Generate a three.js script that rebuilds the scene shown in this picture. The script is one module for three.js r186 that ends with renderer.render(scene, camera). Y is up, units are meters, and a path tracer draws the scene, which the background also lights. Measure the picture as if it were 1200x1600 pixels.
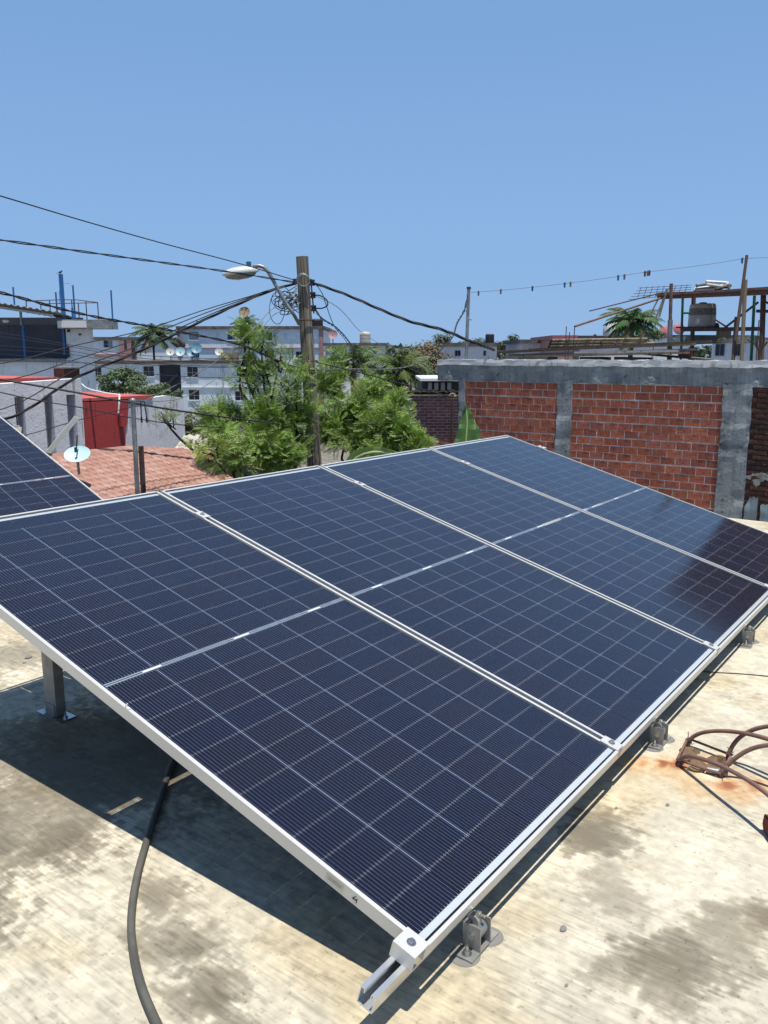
import * as THREE from 'three';
import { mergeGeometries } from 'three/addons/utils/BufferGeometryUtils.js';

// ---------- camera, sky, sun, exposure ----------
const scene = new THREE.Scene();
const CAM = new THREE.Vector3(-1.321, 1.408, 0.867);
const FWD = new THREE.Vector3(0.78885, -0.18723, -0.58537).normalize();
const FOCAL = 1288.86;
const camera = new THREE.PerspectiveCamera(63.66, 0.75, 0.05, 2500);
camera.position.copy(CAM); camera.lookAt(CAM.clone().add(FWD));
scene.add(camera);
const renderer = new THREE.WebGLRenderer({ antialias: true });
renderer.setSize(768, 1024);
renderer.toneMapping = THREE.LinearToneMapping;
renderer.toneMappingExposure = 1.15;
renderer.shadowMap.enabled = true;
{
  const w = 64, h = 512, d = new Float32Array(w * h * 4);
  const stops = [[-1.6, .24, .27, .27], [-.06, .27, .33, .38], [0, .31, .49, .76], [.12, .262, .462, .775], [.35, .205, .385, .69], [.62, .145, .29, .57], [1.0, .09, .18, .37], [1.6, .075, .145, .30]];
  for (let j = 0; j < h; j++) {
    const el = ((j + .5) / h - .5) * Math.PI; let k = 0;
    while (k < stops.length - 2 && el > stops[k + 1][0]) k++;
    const a = stops[k], b = stops[k + 1]; let t = (el - a[0]) / (b[0] - a[0]); t = t * t * (3 - 2 * t) * .35 + t * .65;
    for (let i = 0; i < w; i++) { const o = (j * w + i) * 4; for (let c = 0; c < 3; c++) d[o + c] = (a[c + 1] + (b[c + 1] - a[c + 1]) * t) / 1.15; d[o + 3] = 1; }
  }
  const t = new THREE.DataTexture(d, w, h, THREE.RGBAFormat, THREE.FloatType);
  t.mapping = THREE.EquirectangularReflectionMapping; t.magFilter = t.minFilter = THREE.LinearFilter; t.needsUpdate = true;
  scene.background = t; scene.environment = t;
}
const sun = new THREE.DirectionalLight(new THREE.Color().setRGB(1, .955, .87), 5);
sun.position.set(-.07 * 40, 40, .17 * 40); sun.target.position.set(0, 0, 0);
sun.castShadow = true; sun.shadow.radius = 1; sun.shadow.mapSize.set(4096, 4096);
Object.assign(sun.shadow.camera, { left: -30, right: 30, top: 30, bottom: -30, near: 1, far: 90 });
scene.add(sun, sun.target);

// ---------- helpers ----------
const V = (x, y, z) => new THREE.Vector3(x, y, z);
const UPW = V(0, 1, 0), RT = FWD.clone().cross(UPW).normalize(), UPC = RT.clone().cross(FWD), FH = V(FWD.x, 0, FWD.z).normalize();
const YAW = Math.atan2(-RT.z, RT.x), GROUND = -5.5;
const sight = (x, y) => FWD.clone().addScaledVector(RT, (x - 600) / FOCAL).addScaledVector(UPC, -(y - 800) / FOCAL);
const atD = (x, y, D) => { const d = sight(x, y); return CAM.clone().addScaledVector(d, D / d.dot(FH)); };   // a point at level distance D
const onX = (x, y, X) => { const d = sight(x, y); return CAM.clone().addScaledVector(d, (X - CAM.x) / d.x); };
const onZ = (x, y, Z) => { const d = sight(x, y); return CAM.clone().addScaledVector(d, (Z - CAM.z) / d.z); };
const onY = (x, y, Y) => { const d = sight(x, y); return CAM.clone().addScaledVector(d, (Y - CAM.y) / d.y); };
let seed = 12345;
const rnd = () => { seed |= 0; seed = seed + 0x6D2B79F5 | 0; let t = Math.imul(seed ^ seed >>> 15, 1 | seed); t = t + Math.imul(t ^ t >>> 7, 61 | t) ^ t; return ((t ^ t >>> 14) >>> 0) / 4294967296; };
const rr = (a, b) => a + (b - a) * rnd(), gs = () => (rnd() + rnd() + rnd() + rnd() - 2) * .9;
const hash = (x, y) => { let h = Math.imul(x, 374761393) + Math.imul(y, 668265263) | 0; h = Math.imul(h ^ h >>> 13, 1274126177); return ((h ^ h >>> 16) >>> 0) / 4294967296; };
const mod = (a, n) => ((a % n) + n) % n;
function vn(x, y, px = 0, py = 0) {   // value noise, repeating every px, py cells when given
  const ix = Math.floor(x), iy = Math.floor(y); let fx = x - ix, fy = y - iy; fx = fx * fx * (3 - 2 * fx); fy = fy * fy * (3 - 2 * fy);
  const H = (a, b) => hash(px ? mod(a, px) : a, py ? mod(b, py) : b);
  const a = H(ix, iy), b = H(ix + 1, iy), c = H(ix, iy + 1), d = H(ix + 1, iy + 1);
  return a + (b - a) * fx + (c - a) * fy + (a - b - c + d) * fx * fy;
}
const fbm = (x, y, n = 4, px = 0, py = 0) => { let s = 0, a = .5, t = 0; for (let i = 0; i < n; i++) { s += a * vn(x + i * 17, y + i * 31, px, py); t += a; a *= .5; x *= 2; y *= 2; px *= 2; py *= 2; } return s / t; };
const sst = (a, b, x) => { x = Math.min(1, Math.max(0, (x - a) / (b - a))); return x * x * (3 - 2 * x); };
const mix = (a, b, t) => a + (b - a) * t;
function tex(w, h, fn, { srgb = true, rep = [1, 1] } = {}) {
  const d = new Uint8Array(w * h * 4);
  for (let j = 0; j < h; j++) for (let i = 0; i < w; i++) { const c = fn((i + .5) / w, (j + .5) / h), o = (j * w + i) * 4; if (typeof c === 'number') d[o] = d[o + 1] = d[o + 2] = Math.max(0, Math.min(255, c)); else for (let k = 0; k < 3; k++) d[o + k] = Math.max(0, Math.min(255, c[k])); d[o + 3] = 255; }
  const t = new THREE.DataTexture(d, w, h); t.wrapS = t.wrapT = THREE.RepeatWrapping; t.magFilter = THREE.LinearFilter; t.minFilter = THREE.LinearMipmapLinearFilter; t.generateMipmaps = true;
  if (srgb) t.colorSpace = THREE.SRGBColorSpace; t.repeat.set(...rep); t.needsUpdate = true; return t;
}
const lin = (r, g, b) => new THREE.Color().setRGB(r, g, b);
function mat(c, rough = .8, o = {}) { return new THREE.MeshPhysicalMaterial({ color: Array.isArray(c) ? lin(...c) : c, roughness: rough, ...o }); }
const taken = {};
const numbered = n => { const k = taken[n] = (taken[n] || 0) + 1; return k === 1 ? n : n + '_' + String(k - 1).padStart(3, '0'); };
const tag = (o, label, category, group) => { o.userData.label = label; o.userData.category = category; if (group) o.userData.group = group; return o; };
function thing(name, label, category, p = V(0, 0, 0), turn = 0, group) { const o = new THREE.Group(); o.name = numbered(name); o.position.copy(p); o.rotation.y = turn; scene.add(o); return tag(o, label, category, group); }
const clean = g => { const q = g.index ? g.toNonIndexed() : g; for (const k of Object.keys(q.attributes)) if (!['position', 'normal', 'uv'].includes(k)) q.deleteAttribute(k); if (!q.attributes.uv) q.setAttribute('uv', new THREE.BufferAttribute(new Float32Array(q.attributes.position.count * 2), 2)); return q; };
const join = gs => { const l = (Array.isArray(gs) ? gs.flat() : [gs]).map(clean); return l.length === 1 ? l[0] : mergeGeometries(l); };
function boxuv(g) {   // texture coordinates in metres, each face along its own plane
  const p = g.attributes.position, n = g.attributes.normal, u = g.attributes.uv;
  for (let i = 0; i < p.count; i++) { const ax = Math.abs(n.getX(i)), ay = Math.abs(n.getY(i)), az = Math.abs(n.getZ(i)); if (ax > ay && ax > az) u.setXY(i, p.getZ(i), p.getY(i)); else if (ay > az) u.setXY(i, p.getX(i), p.getZ(i)); else u.setXY(i, p.getX(i), p.getY(i)); }
  return g;
}
function mesh(parent, name, geo, m, uv = true) {
  const g = join(geo); if (uv) boxuv(g);
  const o = new THREE.Mesh(g, m); o.castShadow = o.receiveShadow = true; o.name = parent === scene ? numbered(name) : name; parent.add(o); return o;
}
const share = (parent, name, g, m, x, y, z) => { const o = new THREE.Mesh(g, m); o.castShadow = o.receiveShadow = true; o.name = name; o.position.set(x, y, z); parent.add(o); return o; };
const single = (name, geo, m, label, cat, group, uv) => tag(mesh(scene, name, geo, m, uv), label, cat, group);
const struct = (name, geo, m, uv) => { const o = mesh(scene, name, geo, m, uv); o.userData.kind = 'structure'; return o; };
const box = (w, h, d, x = 0, y = 0, z = 0) => clean(new THREE.BoxGeometry(w, h, d).translate(x, y, z));           // centre
const bx = (x0, x1, y0, y1, z0, z1) => box(Math.abs(x1 - x0), Math.abs(y1 - y0), Math.abs(z1 - z0), (x0 + x1) / 2, (y0 + y1) / 2, (z0 + z1) / 2);
function bar(a, b, w, h = w, up = UPW) {
  const d = b.clone().sub(a), L = d.length(); d.normalize(); let x = up.clone().cross(d); if (x.lengthSq() < 1e-4) x = V(1, 0, 0).cross(d); x.normalize(); const y = d.clone().cross(x);
  return clean(new THREE.BoxGeometry(w, h, L)).applyMatrix4(new THREE.Matrix4().makeBasis(x, y, d).setPosition(a.clone().add(b).multiplyScalar(.5)));
}
function rod(a, b, r0, r1 = r0, seg = 8) {
  const d = b.clone().sub(a), L = d.length(); const g = clean(new THREE.CylinderGeometry(r1, r0, L, seg));
  return g.applyQuaternion(new THREE.Quaternion().setFromUnitVectors(UPW, d.normalize())).translate((a.x + b.x) / 2, (a.y + b.y) / 2, (a.z + b.z) / 2);
}
const curve = pts => new THREE.CatmullRomCurve3(pts, false, 'centripetal');
const tube = (pts, r, seg = 40, rad = 6) => { const c = curve(pts); const g = clean(new THREE.TubeGeometry(c, seg, r, rad)); return join([g, clean(new THREE.SphereGeometry(r, rad, 4)).translate(...pts[0].toArray()), clean(new THREE.SphereGeometry(r, rad, 4)).translate(...pts[pts.length - 1].toArray())]); };
function sag(a, b, s, n = 10) { const o = []; for (let i = 0; i <= n; i++) { const t = i / n, p = a.clone().lerp(b, t); p.y -= s * 4 * t * (1 - t); o.push(p); } return o; }
function twist(pts, r, k = 2, pitch = .5, seg = 120) {   // k strands wound round a path
  const c = curve(pts), L = c.getLength(), out = [];
  for (let s = 0; s < k; s++) { const q = []; for (let i = 0; i <= seg; i++) { const t = i / seg, p = c.getPointAt(t), d = c.getTangentAt(t), e = UPW.clone().cross(d).normalize(), f = d.clone().cross(e), a = t * L / pitch * 6.283 + s * 6.283 / k; q.push(p.addScaledVector(e, Math.cos(a) * r * 1.25).addScaledVector(f, Math.sin(a) * r * 1.25)); } out.push(clean(new THREE.TubeGeometry(new THREE.CatmullRomCurve3(q), seg, r, 5))); }
  return join(out);
}
const lathe = (pts, seg = 28) => clean(new THREE.LatheGeometry(pts.map(p => new THREE.Vector2(...p)), seg));
const chamfered = (w, h, d, b = .002) => { const s = new THREE.Shape(); const x = w / 2 - b, y = h / 2 - b; s.moveTo(-x, -y); s.lineTo(x, -y); s.lineTo(x, y); s.lineTo(-x, y); return clean(new THREE.ExtrudeGeometry(s, { depth: d - 2 * b, bevelEnabled: true, bevelSize: b, bevelThickness: b, bevelSegments: 2 }).translate(0, 0, -d / 2 + b)); };
const plate = (pts, depth, holes = []) => { const s = new THREE.Shape(pts.map(p => new THREE.Vector2(...p))); for (const h of holes) s.holes.push(new THREE.Path(h.map(p => new THREE.Vector2(...p)))); return clean(new THREE.ExtrudeGeometry(s, { depth, bevelEnabled: false })); };
const rect = (x0, x1, y0, y1) => [[x0, y0], [x1, y0], [x1, y1], [x0, y1]];
function roughen(g, amt, f = 6) { const p = g.attributes.position; for (let i = 0; i < p.count; i++) { const x = p.getX(i), y = p.getY(i), z = p.getZ(i); p.setXYZ(i, x + (vn(y * f + 3, z * f + 7) - .5) * amt, y + (vn(x * f + 11, z * f + 5) - .5) * amt, z + (vn(x * f + 1, y * f + 9) - .5) * amt); } g.computeVertexNormals(); return g; }

// ---------- textures and materials ----------
const grainT = tex(512, 512, (u, v) => 205 + 50 * (fbm(u * 16, v * 16, 5, 16, 16) - .5) * 2, { rep: [1, 1] });
const bumpT = tex(512, 512, (u, v) => 255 * fbm(u * 32, v * 32, 4, 32, 32), { srgb: false });
const plasterT = tex(1024, 1024, (u, v) => {   // weathered render: blotches, rain streaks, specks
  const b = fbm(u * 6, v * 6, 5, 6, 6), st = fbm(u * 60, v * 3, 3, 60, 3), s = sst(.58, .8, st) * sst(.42, .62, fbm(u * 5 + 9, v * 5, 3, 5, 5)), sp = sst(.74, .82, fbm(u * 90, v * 90, 2, 90, 90));
  const k = 244 + 30 * (b - .5) - 62 * s - 40 * sp; return [k, k * .992, k * .98];
}, { rep: [.4, .4] });
const concreteT = tex(1024, 1024, (u, v) => {
  const b = fbm(u * 7, v * 7, 5, 7, 7), st = fbm(u * 90, v * 4, 3, 90, 4), m = sst(.5, .75, fbm(u * 4 + 5, v * 7, 5, 4, 7)), sp = sst(.73, .8, fbm(u * 60, v * 60, 3, 60, 60)), w = sst(.6, .78, fbm(u * 14 + 3, v * 14, 4, 14, 14));
  const k = 168 + 70 * (b - .5) + 34 * (st - .5) - 36 * m - 44 * sp + 26 * w; return [k, k * 1.0, k * .985];
}, { rep: [.5, .5] });
const woodT = tex(256, 1024, (u, v) => { const g = fbm(u * 26, v * 3, 4, 26, 3), c = sst(.66, .72, fbm(u * 40, v * 1.5 + 8, 2, 40, 2)); const k = 150 + 90 * (g - .5) - 85 * c; return [k, k * .93, k * .84]; }, { rep: [1, .35] });
const rustT = tex(512, 512, (u, v) => { const a = fbm(u * 10, v * 10, 5, 10, 10), b = fbm(u * 40, v * 40, 3, 40, 40); return [104 + 70 * (a - .4) + 34 * b, 86 + 54 * (a - .5) + 28 * b, 76 + 40 * (a - .5) + 26 * b]; }, { rep: [3, 3] });
const brickT = tex(512, 512, (u, v) => { const a = fbm(u * 8, v * 8, 4, 8, 8), s = vn(u * 96, v * 2, 96, 2), sp = sst(.72, .8, fbm(u * 50, v * 50, 2, 50, 50)); const k = 208 + 60 * (a - .5) + 26 * (s - .5) - 50 * sp; return [k, k * .97, k * .95]; }, { rep: [1, 1] });
const floorBump = tex(1024, 1024, (u, v) => 128 + 150 * (fbm(u * 120, v * 5, 3, 120, 5) - .5) * (.3 + vn(u * 6, v * 6, 6, 6)) + 70 * (fbm(u * 70, v * 70, 3, 70, 70) - .5), { srgb: false });

const M = {
  alu: mat([.62, .61, .585], .42, { metalness: .3 }), aluRail: mat([.66, .67, .67], .3, { metalness: .75 }), leg: mat([.52, .50, .45], .45, { metalness: .35, map: grainT }),
  castAlu: mat([.5, .5, .48], .5, { metalness: .4, map: grainT }), bolt: mat([.55, .55, .53], .28, { metalness: .95 }), darkHole: mat([.012, .012, .013], .8),
  sealant: mat([.2, .19, .175], .85), rubber: mat([.022, .022, .023], .7), rubberHose: mat([.15, .145, .125], .75, { map: grainT }), wire: mat([.02, .02, .022], .65), greyWire: mat([.16, .16, .16], .6),
  backsheet: mat([.24, .31, .44], .5), edgeStrip: mat([.44, .48, .51], .5), rowLine: mat([.11, .125, .17], .6), ribbon: mat([.42, .47, .55], .35, { metalness: .4 }), junction: mat([.02, .02, .022], .5),
  glass: new THREE.MeshPhysicalMaterial({ color: 0xffffff, roughness: .1, transmission: 1, thickness: 0, ior: 1.48 }),
  concrete: mat([.66, .70, .73], .92, { map: concreteT, bumpMap: bumpT, bumpScale: .004 }), concreteRough: mat([.62, .67, .70], .95, { map: concreteT, bumpMap: bumpT, bumpScale: .01 }),
  mortar: mat([.86, .78, .74], .95, { map: grainT, bumpMap: bumpT, bumpScale: .006 }), plaster: mat([.8, .8, .8], .9, { map: plasterT }), whiteWall: mat([.86, .89, .92], .9, { map: plasterT }), blueWhite: mat([.76, .85, .92], .9, { map: plasterT }),
  greyWall: mat([.80, .79, .83], .92, { map: plasterT, bumpMap: bumpT, bumpScale: .003 }), mauveWall: mat([.7, .66, .68], .92, { map: plasterT, bumpMap: bumpT, bumpScale: .003 }),
  redPaint: mat([.46, .055, .055], .8, { map: plasterT }), redRoof: mat([.58, .12, .10], .85, { map: plasterT }), pinkPaint: mat([.42, .24, .24], .85, { map: plasterT }), roofEdge: mat([.34, .29, .28], .9, { map: concreteT }),
  darkGlass: mat([.012, .016, .022], .12), winFrame: mat([.4, .43, .47], .5), dark: mat([.03, .035, .04], .8), slate: mat([.055, .07, .095], .7, { map: plasterT }), bluePaint: mat([.018, .13, .33], .45), blueAwning: mat([.02, .04, .22], .6),
  sheet: mat([.55, .54, .50], .5, { metalness: .3, map: plasterT }), oldSheet: mat([.62, .6, .55], .7, { map: concreteT }), rust: mat([.85, .82, .82], .85, { map: rustT }), rustDark: mat([.42, .4, .41], .85, { map: rustT }),
  pole: mat([.72, .70, .68], .95, { map: woodT, bumpMap: woodT, bumpScale: .012 }), plank: mat([.68, .61, .52], .9, { map: woodT }), plankDark: mat([.34, .29, .245], .9, { map: woodT }), cream: mat([.85, .77, .61], .7, { map: woodT }),
  galv: mat([.40, .42, .42], .45, { metalness: .5, map: grainT }), lampGrey: mat([.55, .57, .56], .4), lampGlass: mat([.55, .52, .45], .3), photocell: mat([.03, .12, .2], .4),
  dishBlue: mat([.45, .68, .70], .5), dishGrey: mat([.13, .125, .115], .6, { map: grainT }), dishRed: mat([.32, .1, .12], .6), dishPale: mat([.5, .5, .46], .6), greenPaint: mat([.03, .14, .09], .6), white: mat([.72, .72, .70], .6), black: mat([.015, .015, .016], .6),
  trunk: mat([.14, .105, .075], .95, { map: woodT, bumpMap: bumpT, bumpScale: .01 }), palmTrunk: mat([.22, .18, .14], .95, { map: woodT }), soil: mat([.5, .45, .38], 1, { map: concreteT }), tankGrey: mat([.50, .48, .46], .6),
  bounceSlab: mat([.8, .77, .7], .95, { map: concreteT }), rustCrust: mat([.62, .40, .24], .95, { map: concreteT, bumpMap: bumpT, bumpScale: .01 }), tankCream: mat([.5, .44, .38], .6), curtain: mat([.3, .32, .34], .9), brickRed: null,
};
const leafMat = (c, o = {}) => new THREE.MeshPhysicalMaterial({ color: lin(...c), roughness: .75, transmission: .38, thickness: 0, vertexColors: true, side: THREE.DoubleSide, ...o });

// ---------- the roof terrace, ground ----------
const FL = { x0: -1.2, z0: -3.7, s: 5.4 };
const stainsAndShade = [[.86, .03, .2, .12, 1], [.62, .17, .09, .1, .45], [.47, .41, .17, .13, .95], [.66, .47, .16, .12, .6], [.36, .33, .09, .08, .6], [.76, .56, .1, .09, .9], [1.0, .0, .13, .05, .35], [-.4, -1.45, .42, .42, 1], [-.1, -1.2, .26, .2, 1], [.06, -1.42, .2, .25, .9], [-.55, -1.1, .3, .2, .8], [.35, -1.6, .75, .6, 1],  // stains; the last entry on this row also paints deeper shade under the panels
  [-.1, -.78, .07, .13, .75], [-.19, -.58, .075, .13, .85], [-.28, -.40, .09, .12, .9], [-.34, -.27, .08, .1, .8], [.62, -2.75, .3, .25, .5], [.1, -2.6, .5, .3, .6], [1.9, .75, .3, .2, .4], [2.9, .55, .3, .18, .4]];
const rustSpots = [[1.43, .10, .05, .05, 1], [1.415, .055, .05, .035, .95], [1.38, -.01, .045, .03, .7], [1.36, -.05, .04, .02, .45], [1.38, .28, .07, .05, .9], [1.43, .36, .09, .04, .75], [1.47, .46, .1, .05, .6], [1.33, .33, .06, .08, .5], [1.35, .17, .08, .06, .35], [1.55, .2, .06, .07, .5], [1.5, .17, .07, .06, .55], [1.4, .08, .1, .1, .4], [1.4, .3, .14, .12, .38], [1.3, .24, .1, .1, .3], [1.36, -.03, .08, .05, .45]];
const floorT = tex(2048, 2048, (u, v) => {
  const x = FL.x0 + u * FL.s, z = FL.z0 + v * FL.s;
  const big = fbm(x * 1.1 + 40, z * 1.1 + 12, 5), med = fbm(x * 6 + 3, z * 6 + 8, 4), fine = fbm(x * 45, z * 45, 3), stk = fbm(x * 105 + 5, z * 7 + x * 2.5, 3), rub = fbm(x * 230, z * 20 + x * 9, 2), smooth = sst(.45, .62, fbm(x * 1.3 + 90, z * 1.3 + 3, 3));
  const dirt = sst(.52, .74, fbm(x * 150 + 4, z * 13 + x * 4, 2)) * sst(.36, .6, fbm(x * 2.2 + 14, z * 2.2 + 77, 4)) * (1 - .75 * smooth), pit = sst(.58, .72, fbm(x * 34 + 8, z * 22 + 5, 4)) * sst(.4, .62, fbm(x * 3.1 + 44, z * 3.1 + 7, 3));
  let k = 1 + .12 * (big - .5) + .17 * (med - .5) + .22 * (fine - .5) + mix(.09, .03, smooth) * (stk - .5) + mix(.13, .04, smooth) * (rub - .5) * (med + .4) - .09 * dirt - .1 * pit;
  const wx = x + .16 * (fbm(x * 7, z * 7 + 50, 4) - .5) + .05 * (fbm(x * 60, z * 6, 3) - .5), wz = z + .16 * (fbm(x * 7 + 30, z * 7, 4) - .5) + .09 * (fbm(x * 80 + 9, z * 9, 3) - .5);
  let s = 0; for (const [a, b, c, d, q] of stainsAndShade) { const e = Math.hypot((wx - a) / c, (wz - b) / d); if (e < 1.5) s = Math.max(s, q * (.45 * sst(1.05, .7, e + .7 * (fine - .5) + .6 * (med - .5) + .2 * (rub - .5)) + .6 * sst(1.0, .2, e + .5 * (fine - .5) + .5 * (med - .5) + .3 * (stk - .5)))); }
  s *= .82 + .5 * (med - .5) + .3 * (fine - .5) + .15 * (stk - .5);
  let r = 0; for (const [a, b, c, d, q] of rustSpots) { const e = Math.hypot((x + .05 * (med - .5) + .03 * (fine - .5) - a) / c, (z + .06 * (fbm(x * 9 + 4, z * 9, 3) - .5) - b) / d); r = Math.max(r, q * sst(1.5, .1, e + .5 * (fine - .5))); }
  const spk = sst(.8, .84, fbm(x * 110 + 7, z * 110, 2)) * .4, tan = sst(.5, .72, fbm(x * 2.6 + 70, z * 2.6 + 31, 4));
  const pale = sst(.6, .72, fbm(x * 10 + 21, z * 10 + 4, 4)) * .06;
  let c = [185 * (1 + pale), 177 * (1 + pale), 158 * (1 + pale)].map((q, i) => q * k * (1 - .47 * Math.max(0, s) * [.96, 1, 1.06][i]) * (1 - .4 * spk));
  c = [c[0] * (1 - .02 * tan), c[1] * (1 - .045 * tan), c[2] * (1 - .1 * tan)];
  const rk = sst(.45, .95, r + .35 * (fine - .5)), rc = [mix(196, 136, rk), mix(136, 74, rk), mix(78, 44, rk)]; return c.map((q, i) => mix(q, rc[i] * (.8 + .4 * fine), Math.min(1, r * .9)));
});
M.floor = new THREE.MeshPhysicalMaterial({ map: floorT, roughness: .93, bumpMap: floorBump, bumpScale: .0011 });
{
  const bt = floorBump; bt.repeat.set(3.4, 3.4);
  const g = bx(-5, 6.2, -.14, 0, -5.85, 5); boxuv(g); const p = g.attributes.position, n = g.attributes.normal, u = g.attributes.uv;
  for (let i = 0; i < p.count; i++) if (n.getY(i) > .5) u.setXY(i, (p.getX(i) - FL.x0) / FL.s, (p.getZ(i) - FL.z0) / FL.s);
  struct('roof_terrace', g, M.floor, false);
  struct('added_bounce_slab', bx(6.22, 9.9, -1.3, -1.15, -5.2, 5), M.bounceSlab);  // unseen pale slab, added to bounce sunlight up onto the brick wall
  struct('house_body', bx(-4.9, 6.1, GROUND, -.142, -5.75, 4.9), M.greyWall);
  const gr = clean(new THREE.PlaneGeometry(2400, 2400).rotateX(-Math.PI / 2).translate(300, GROUND, -300)); struct('ground', gr, M.soil);
}

// ---------- solar panels ----------
const W = 1.134, L = 2.377, GAP = .02, TILT = 15.358 * Math.PI / 180, H0 = .145;
const cellW = .182, cellH = .0941, gapC = .0022, gapR = .0012, midGap = .021;
const cellT = tex(512, 64, (u, v) => {   // fine busbar wires over dark silicon, brighter at their soldered ends
  const k = mod(u * 16, 1), d = Math.abs(k - .5) * 32, end = sst(.07, .03, Math.min(v, 1 - v)), l = sst(1.7 + 1.0 * end, .5, d), f = fbm(u * 9, v * 5, 3, 9, 5);
  const b = [14 + 5 * f, 15 + 6 * f, 30 + 10 * f], w = [122 + 60 * end, 126 + 60 * end, 146 + 50 * end]; return b.map((q, i) => mix(q, w[i], l));
});
M.cell = [0, 1, 2].map(i => new THREE.MeshPhysicalMaterial({ map: cellT, color: lin(...[[1, 1, 1], [.88, .9, .95], [1.0, .93, .9]][i]), roughness: .6, specularIntensity: .08 }));
const cellG = (() => { const g = clean(new THREE.BoxGeometry(cellW, .0006, cellH)); return g; })();
const frameBar = (len, lip = .0115, foot = .028) => join([bx(0, .0022, -.035, 0, -len / 2, len / 2), bx(.0022, lip, -.0016, 0, -len / 2, len / 2), bx(.0022, foot, -.035, -.0332, -len / 2 + .001, len / 2 - .001)]);
const stripC = bx(-.0011, .0011, -.0006, 0, -L / 4 + .068, L / 4 - .068), stripR = bx(-cellW / 2, cellW / 2, -.0005, 0, -.0005, .0005);
function makePanel(label) {
  const t = thing('solar_panel', label, 'solar panel', V(0, 0, 0), 0, 'solar panels on the tilted racks');
  for (const s of [0, 1]) { const b = mesh(t, 'frame_bar', frameBar(L), M.alu); b.position.set(s * W, 0, -L / 2); b.rotation.y = s ? Math.PI : 0; }
  for (const s of [0, 1]) { const b = mesh(t, 'frame_bar', frameBar(W - .0046, .0095, .0085), M.alu); b.position.set(W / 2, 0, s ? -L : 0); b.rotation.y = s ? -Math.PI / 2 : Math.PI / 2; }
  const gl = mesh(t, 'glass_pane', clean(new THREE.PlaneGeometry(W - .006, L - .006).rotateX(-Math.PI / 2).translate(W / 2, -.0024, -L / 2)), M.glass, false);
  const x0 = (W - 6 * cellW - 5 * gapC) / 2 + cellW / 2, halfLen = 12 * cellH + 11 * gapR;
  for (let h = 0; h < 2; h++) for (let c = 0; c < 6; c++) for (let r = 0; r < 12; r++)
    share(t, 'cell', cellG, M.cell[Math.floor(hash(c * 7 + h * 3, r * 13 + taken.solar_panel * 5) * 3)], x0 + c * (cellW + gapC), -.0054, -(L / 2 + (h ? midGap / 2 : -midGap / 2 - halfLen) + cellH / 2 + r * (cellH + gapR)));
  for (let h = 0; h < 2; h++) for (let c = 0; c < 5; c++) share(t, 'grid_line', stripC, M.backsheet, x0 + cellW / 2 + gapC / 2 + c * (cellW + gapC), -.0052, -(L / 4 + h * L / 2 + (h ? -.056 : .056)));
  const rows = []; for (let h = 0; h < 2; h++) for (let c = 0; c < 6; c++) for (let r = 0; r < 11; r++) rows.push(stripR.clone().translate(x0 + c * (cellW + gapC), -.0054, -(L / 2 + (h ? midGap / 2 : -midGap / 2 - halfLen) + (r + 1) * (cellH + gapR) - gapR / 2)));
  const rw = mesh(t, 'row_lines', rows, M.rowLine, false); rw.userData.kind = 'stuff';
  for (const s of [-1, 1]) mesh(t, 'ribbon', bx(.02, W - .02, -.006, -.005, -L / 2 + s * .0045 - .0022, -L / 2 + s * .0045 + .0022), M.ribbon);
  for (const v of [.0262, L - .0262]) mesh(t, 'edge_strip', bx(.012, W - .012, -.0062, -.0056, -v - .0088, -v + .0088), M.edgeStrip);
  for (const k of [1, 3, 5]) { mesh(t, 'ribbon_joint', bx(k * W / 6 - .035, k * W / 6 + .035, -.0049, -.0043, -L / 2 - .002, -L / 2 + .004), M.white); mesh(t, 'junction_box', bx(k * W / 6 - .045, k * W / 6 + .045, -.026, -.0065, -L / 2 - .03, -L / 2 + .03), M.junction); }
  return t;
}
const panelLabels = ['nearest solar panel, its long silver frame side facing the camera', 'second solar panel from the camera in the front array', 'third solar panel from the camera in the front array', 'farthest panel of the front array, beside the brick wall'];
for (let k = 0; k < 4; k++) {
  const t = makePanel(panelLabels[k]); t.position.set(k * (W + GAP), H0, 0); t.rotation.x = TILT;
  if (k === 0) {   // small sticker and a handwritten mark on the frame side
    const cv = document.createElement('canvas'); cv.width = 256; cv.height = 64; const g = cv.getContext('2d'); g.fillStyle = '#b9b7a6'; g.fillRect(0, 0, 256, 64); g.fillStyle = '#55544c';
    for (let i = 0; i < 30; i++) g.fillRect(34 + i * 6.4, 18, hash(i, 5) * 4 + .8, 20); for (let i = 0; i < 14; i++) g.fillRect(38 + i * 13, 44, 8, 7);
    const tx = new THREE.CanvasTexture(cv); tx.colorSpace = THREE.SRGBColorSpace; const st = clean(new THREE.PlaneGeometry(.055, .017).rotateY(-Math.PI / 2).translate(-.0008, -.016, -.262));
    mesh(t, 'sticker', st, mat([1, 1, 1], .6, { map: tx }), false);
    const q = (y, z) => V(-.0009, y, z); mesh(t, 'cable_tie', [tube([V(.003, .001, -1.06), V(.001, .006, -1.065), V(.004, .014, -1.06)], .0016, 10, 5), box(.007, .004, .012, .004, .002, -1.055)], M.white); mesh(t, 'handwritten_mark', [bar(q(-.009, -.197), q(-.02, -.206), .0012, .0022, V(1, 0, 0)), bar(q(-.02, -.206), q(-.0185, -.194), .0012, .0022, V(1, 0, 0)), bar(q(-.013, -.193), q(-.025, -.1925), .0012, .0022, V(1, 0, 0))], M.black);
  }
}
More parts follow.
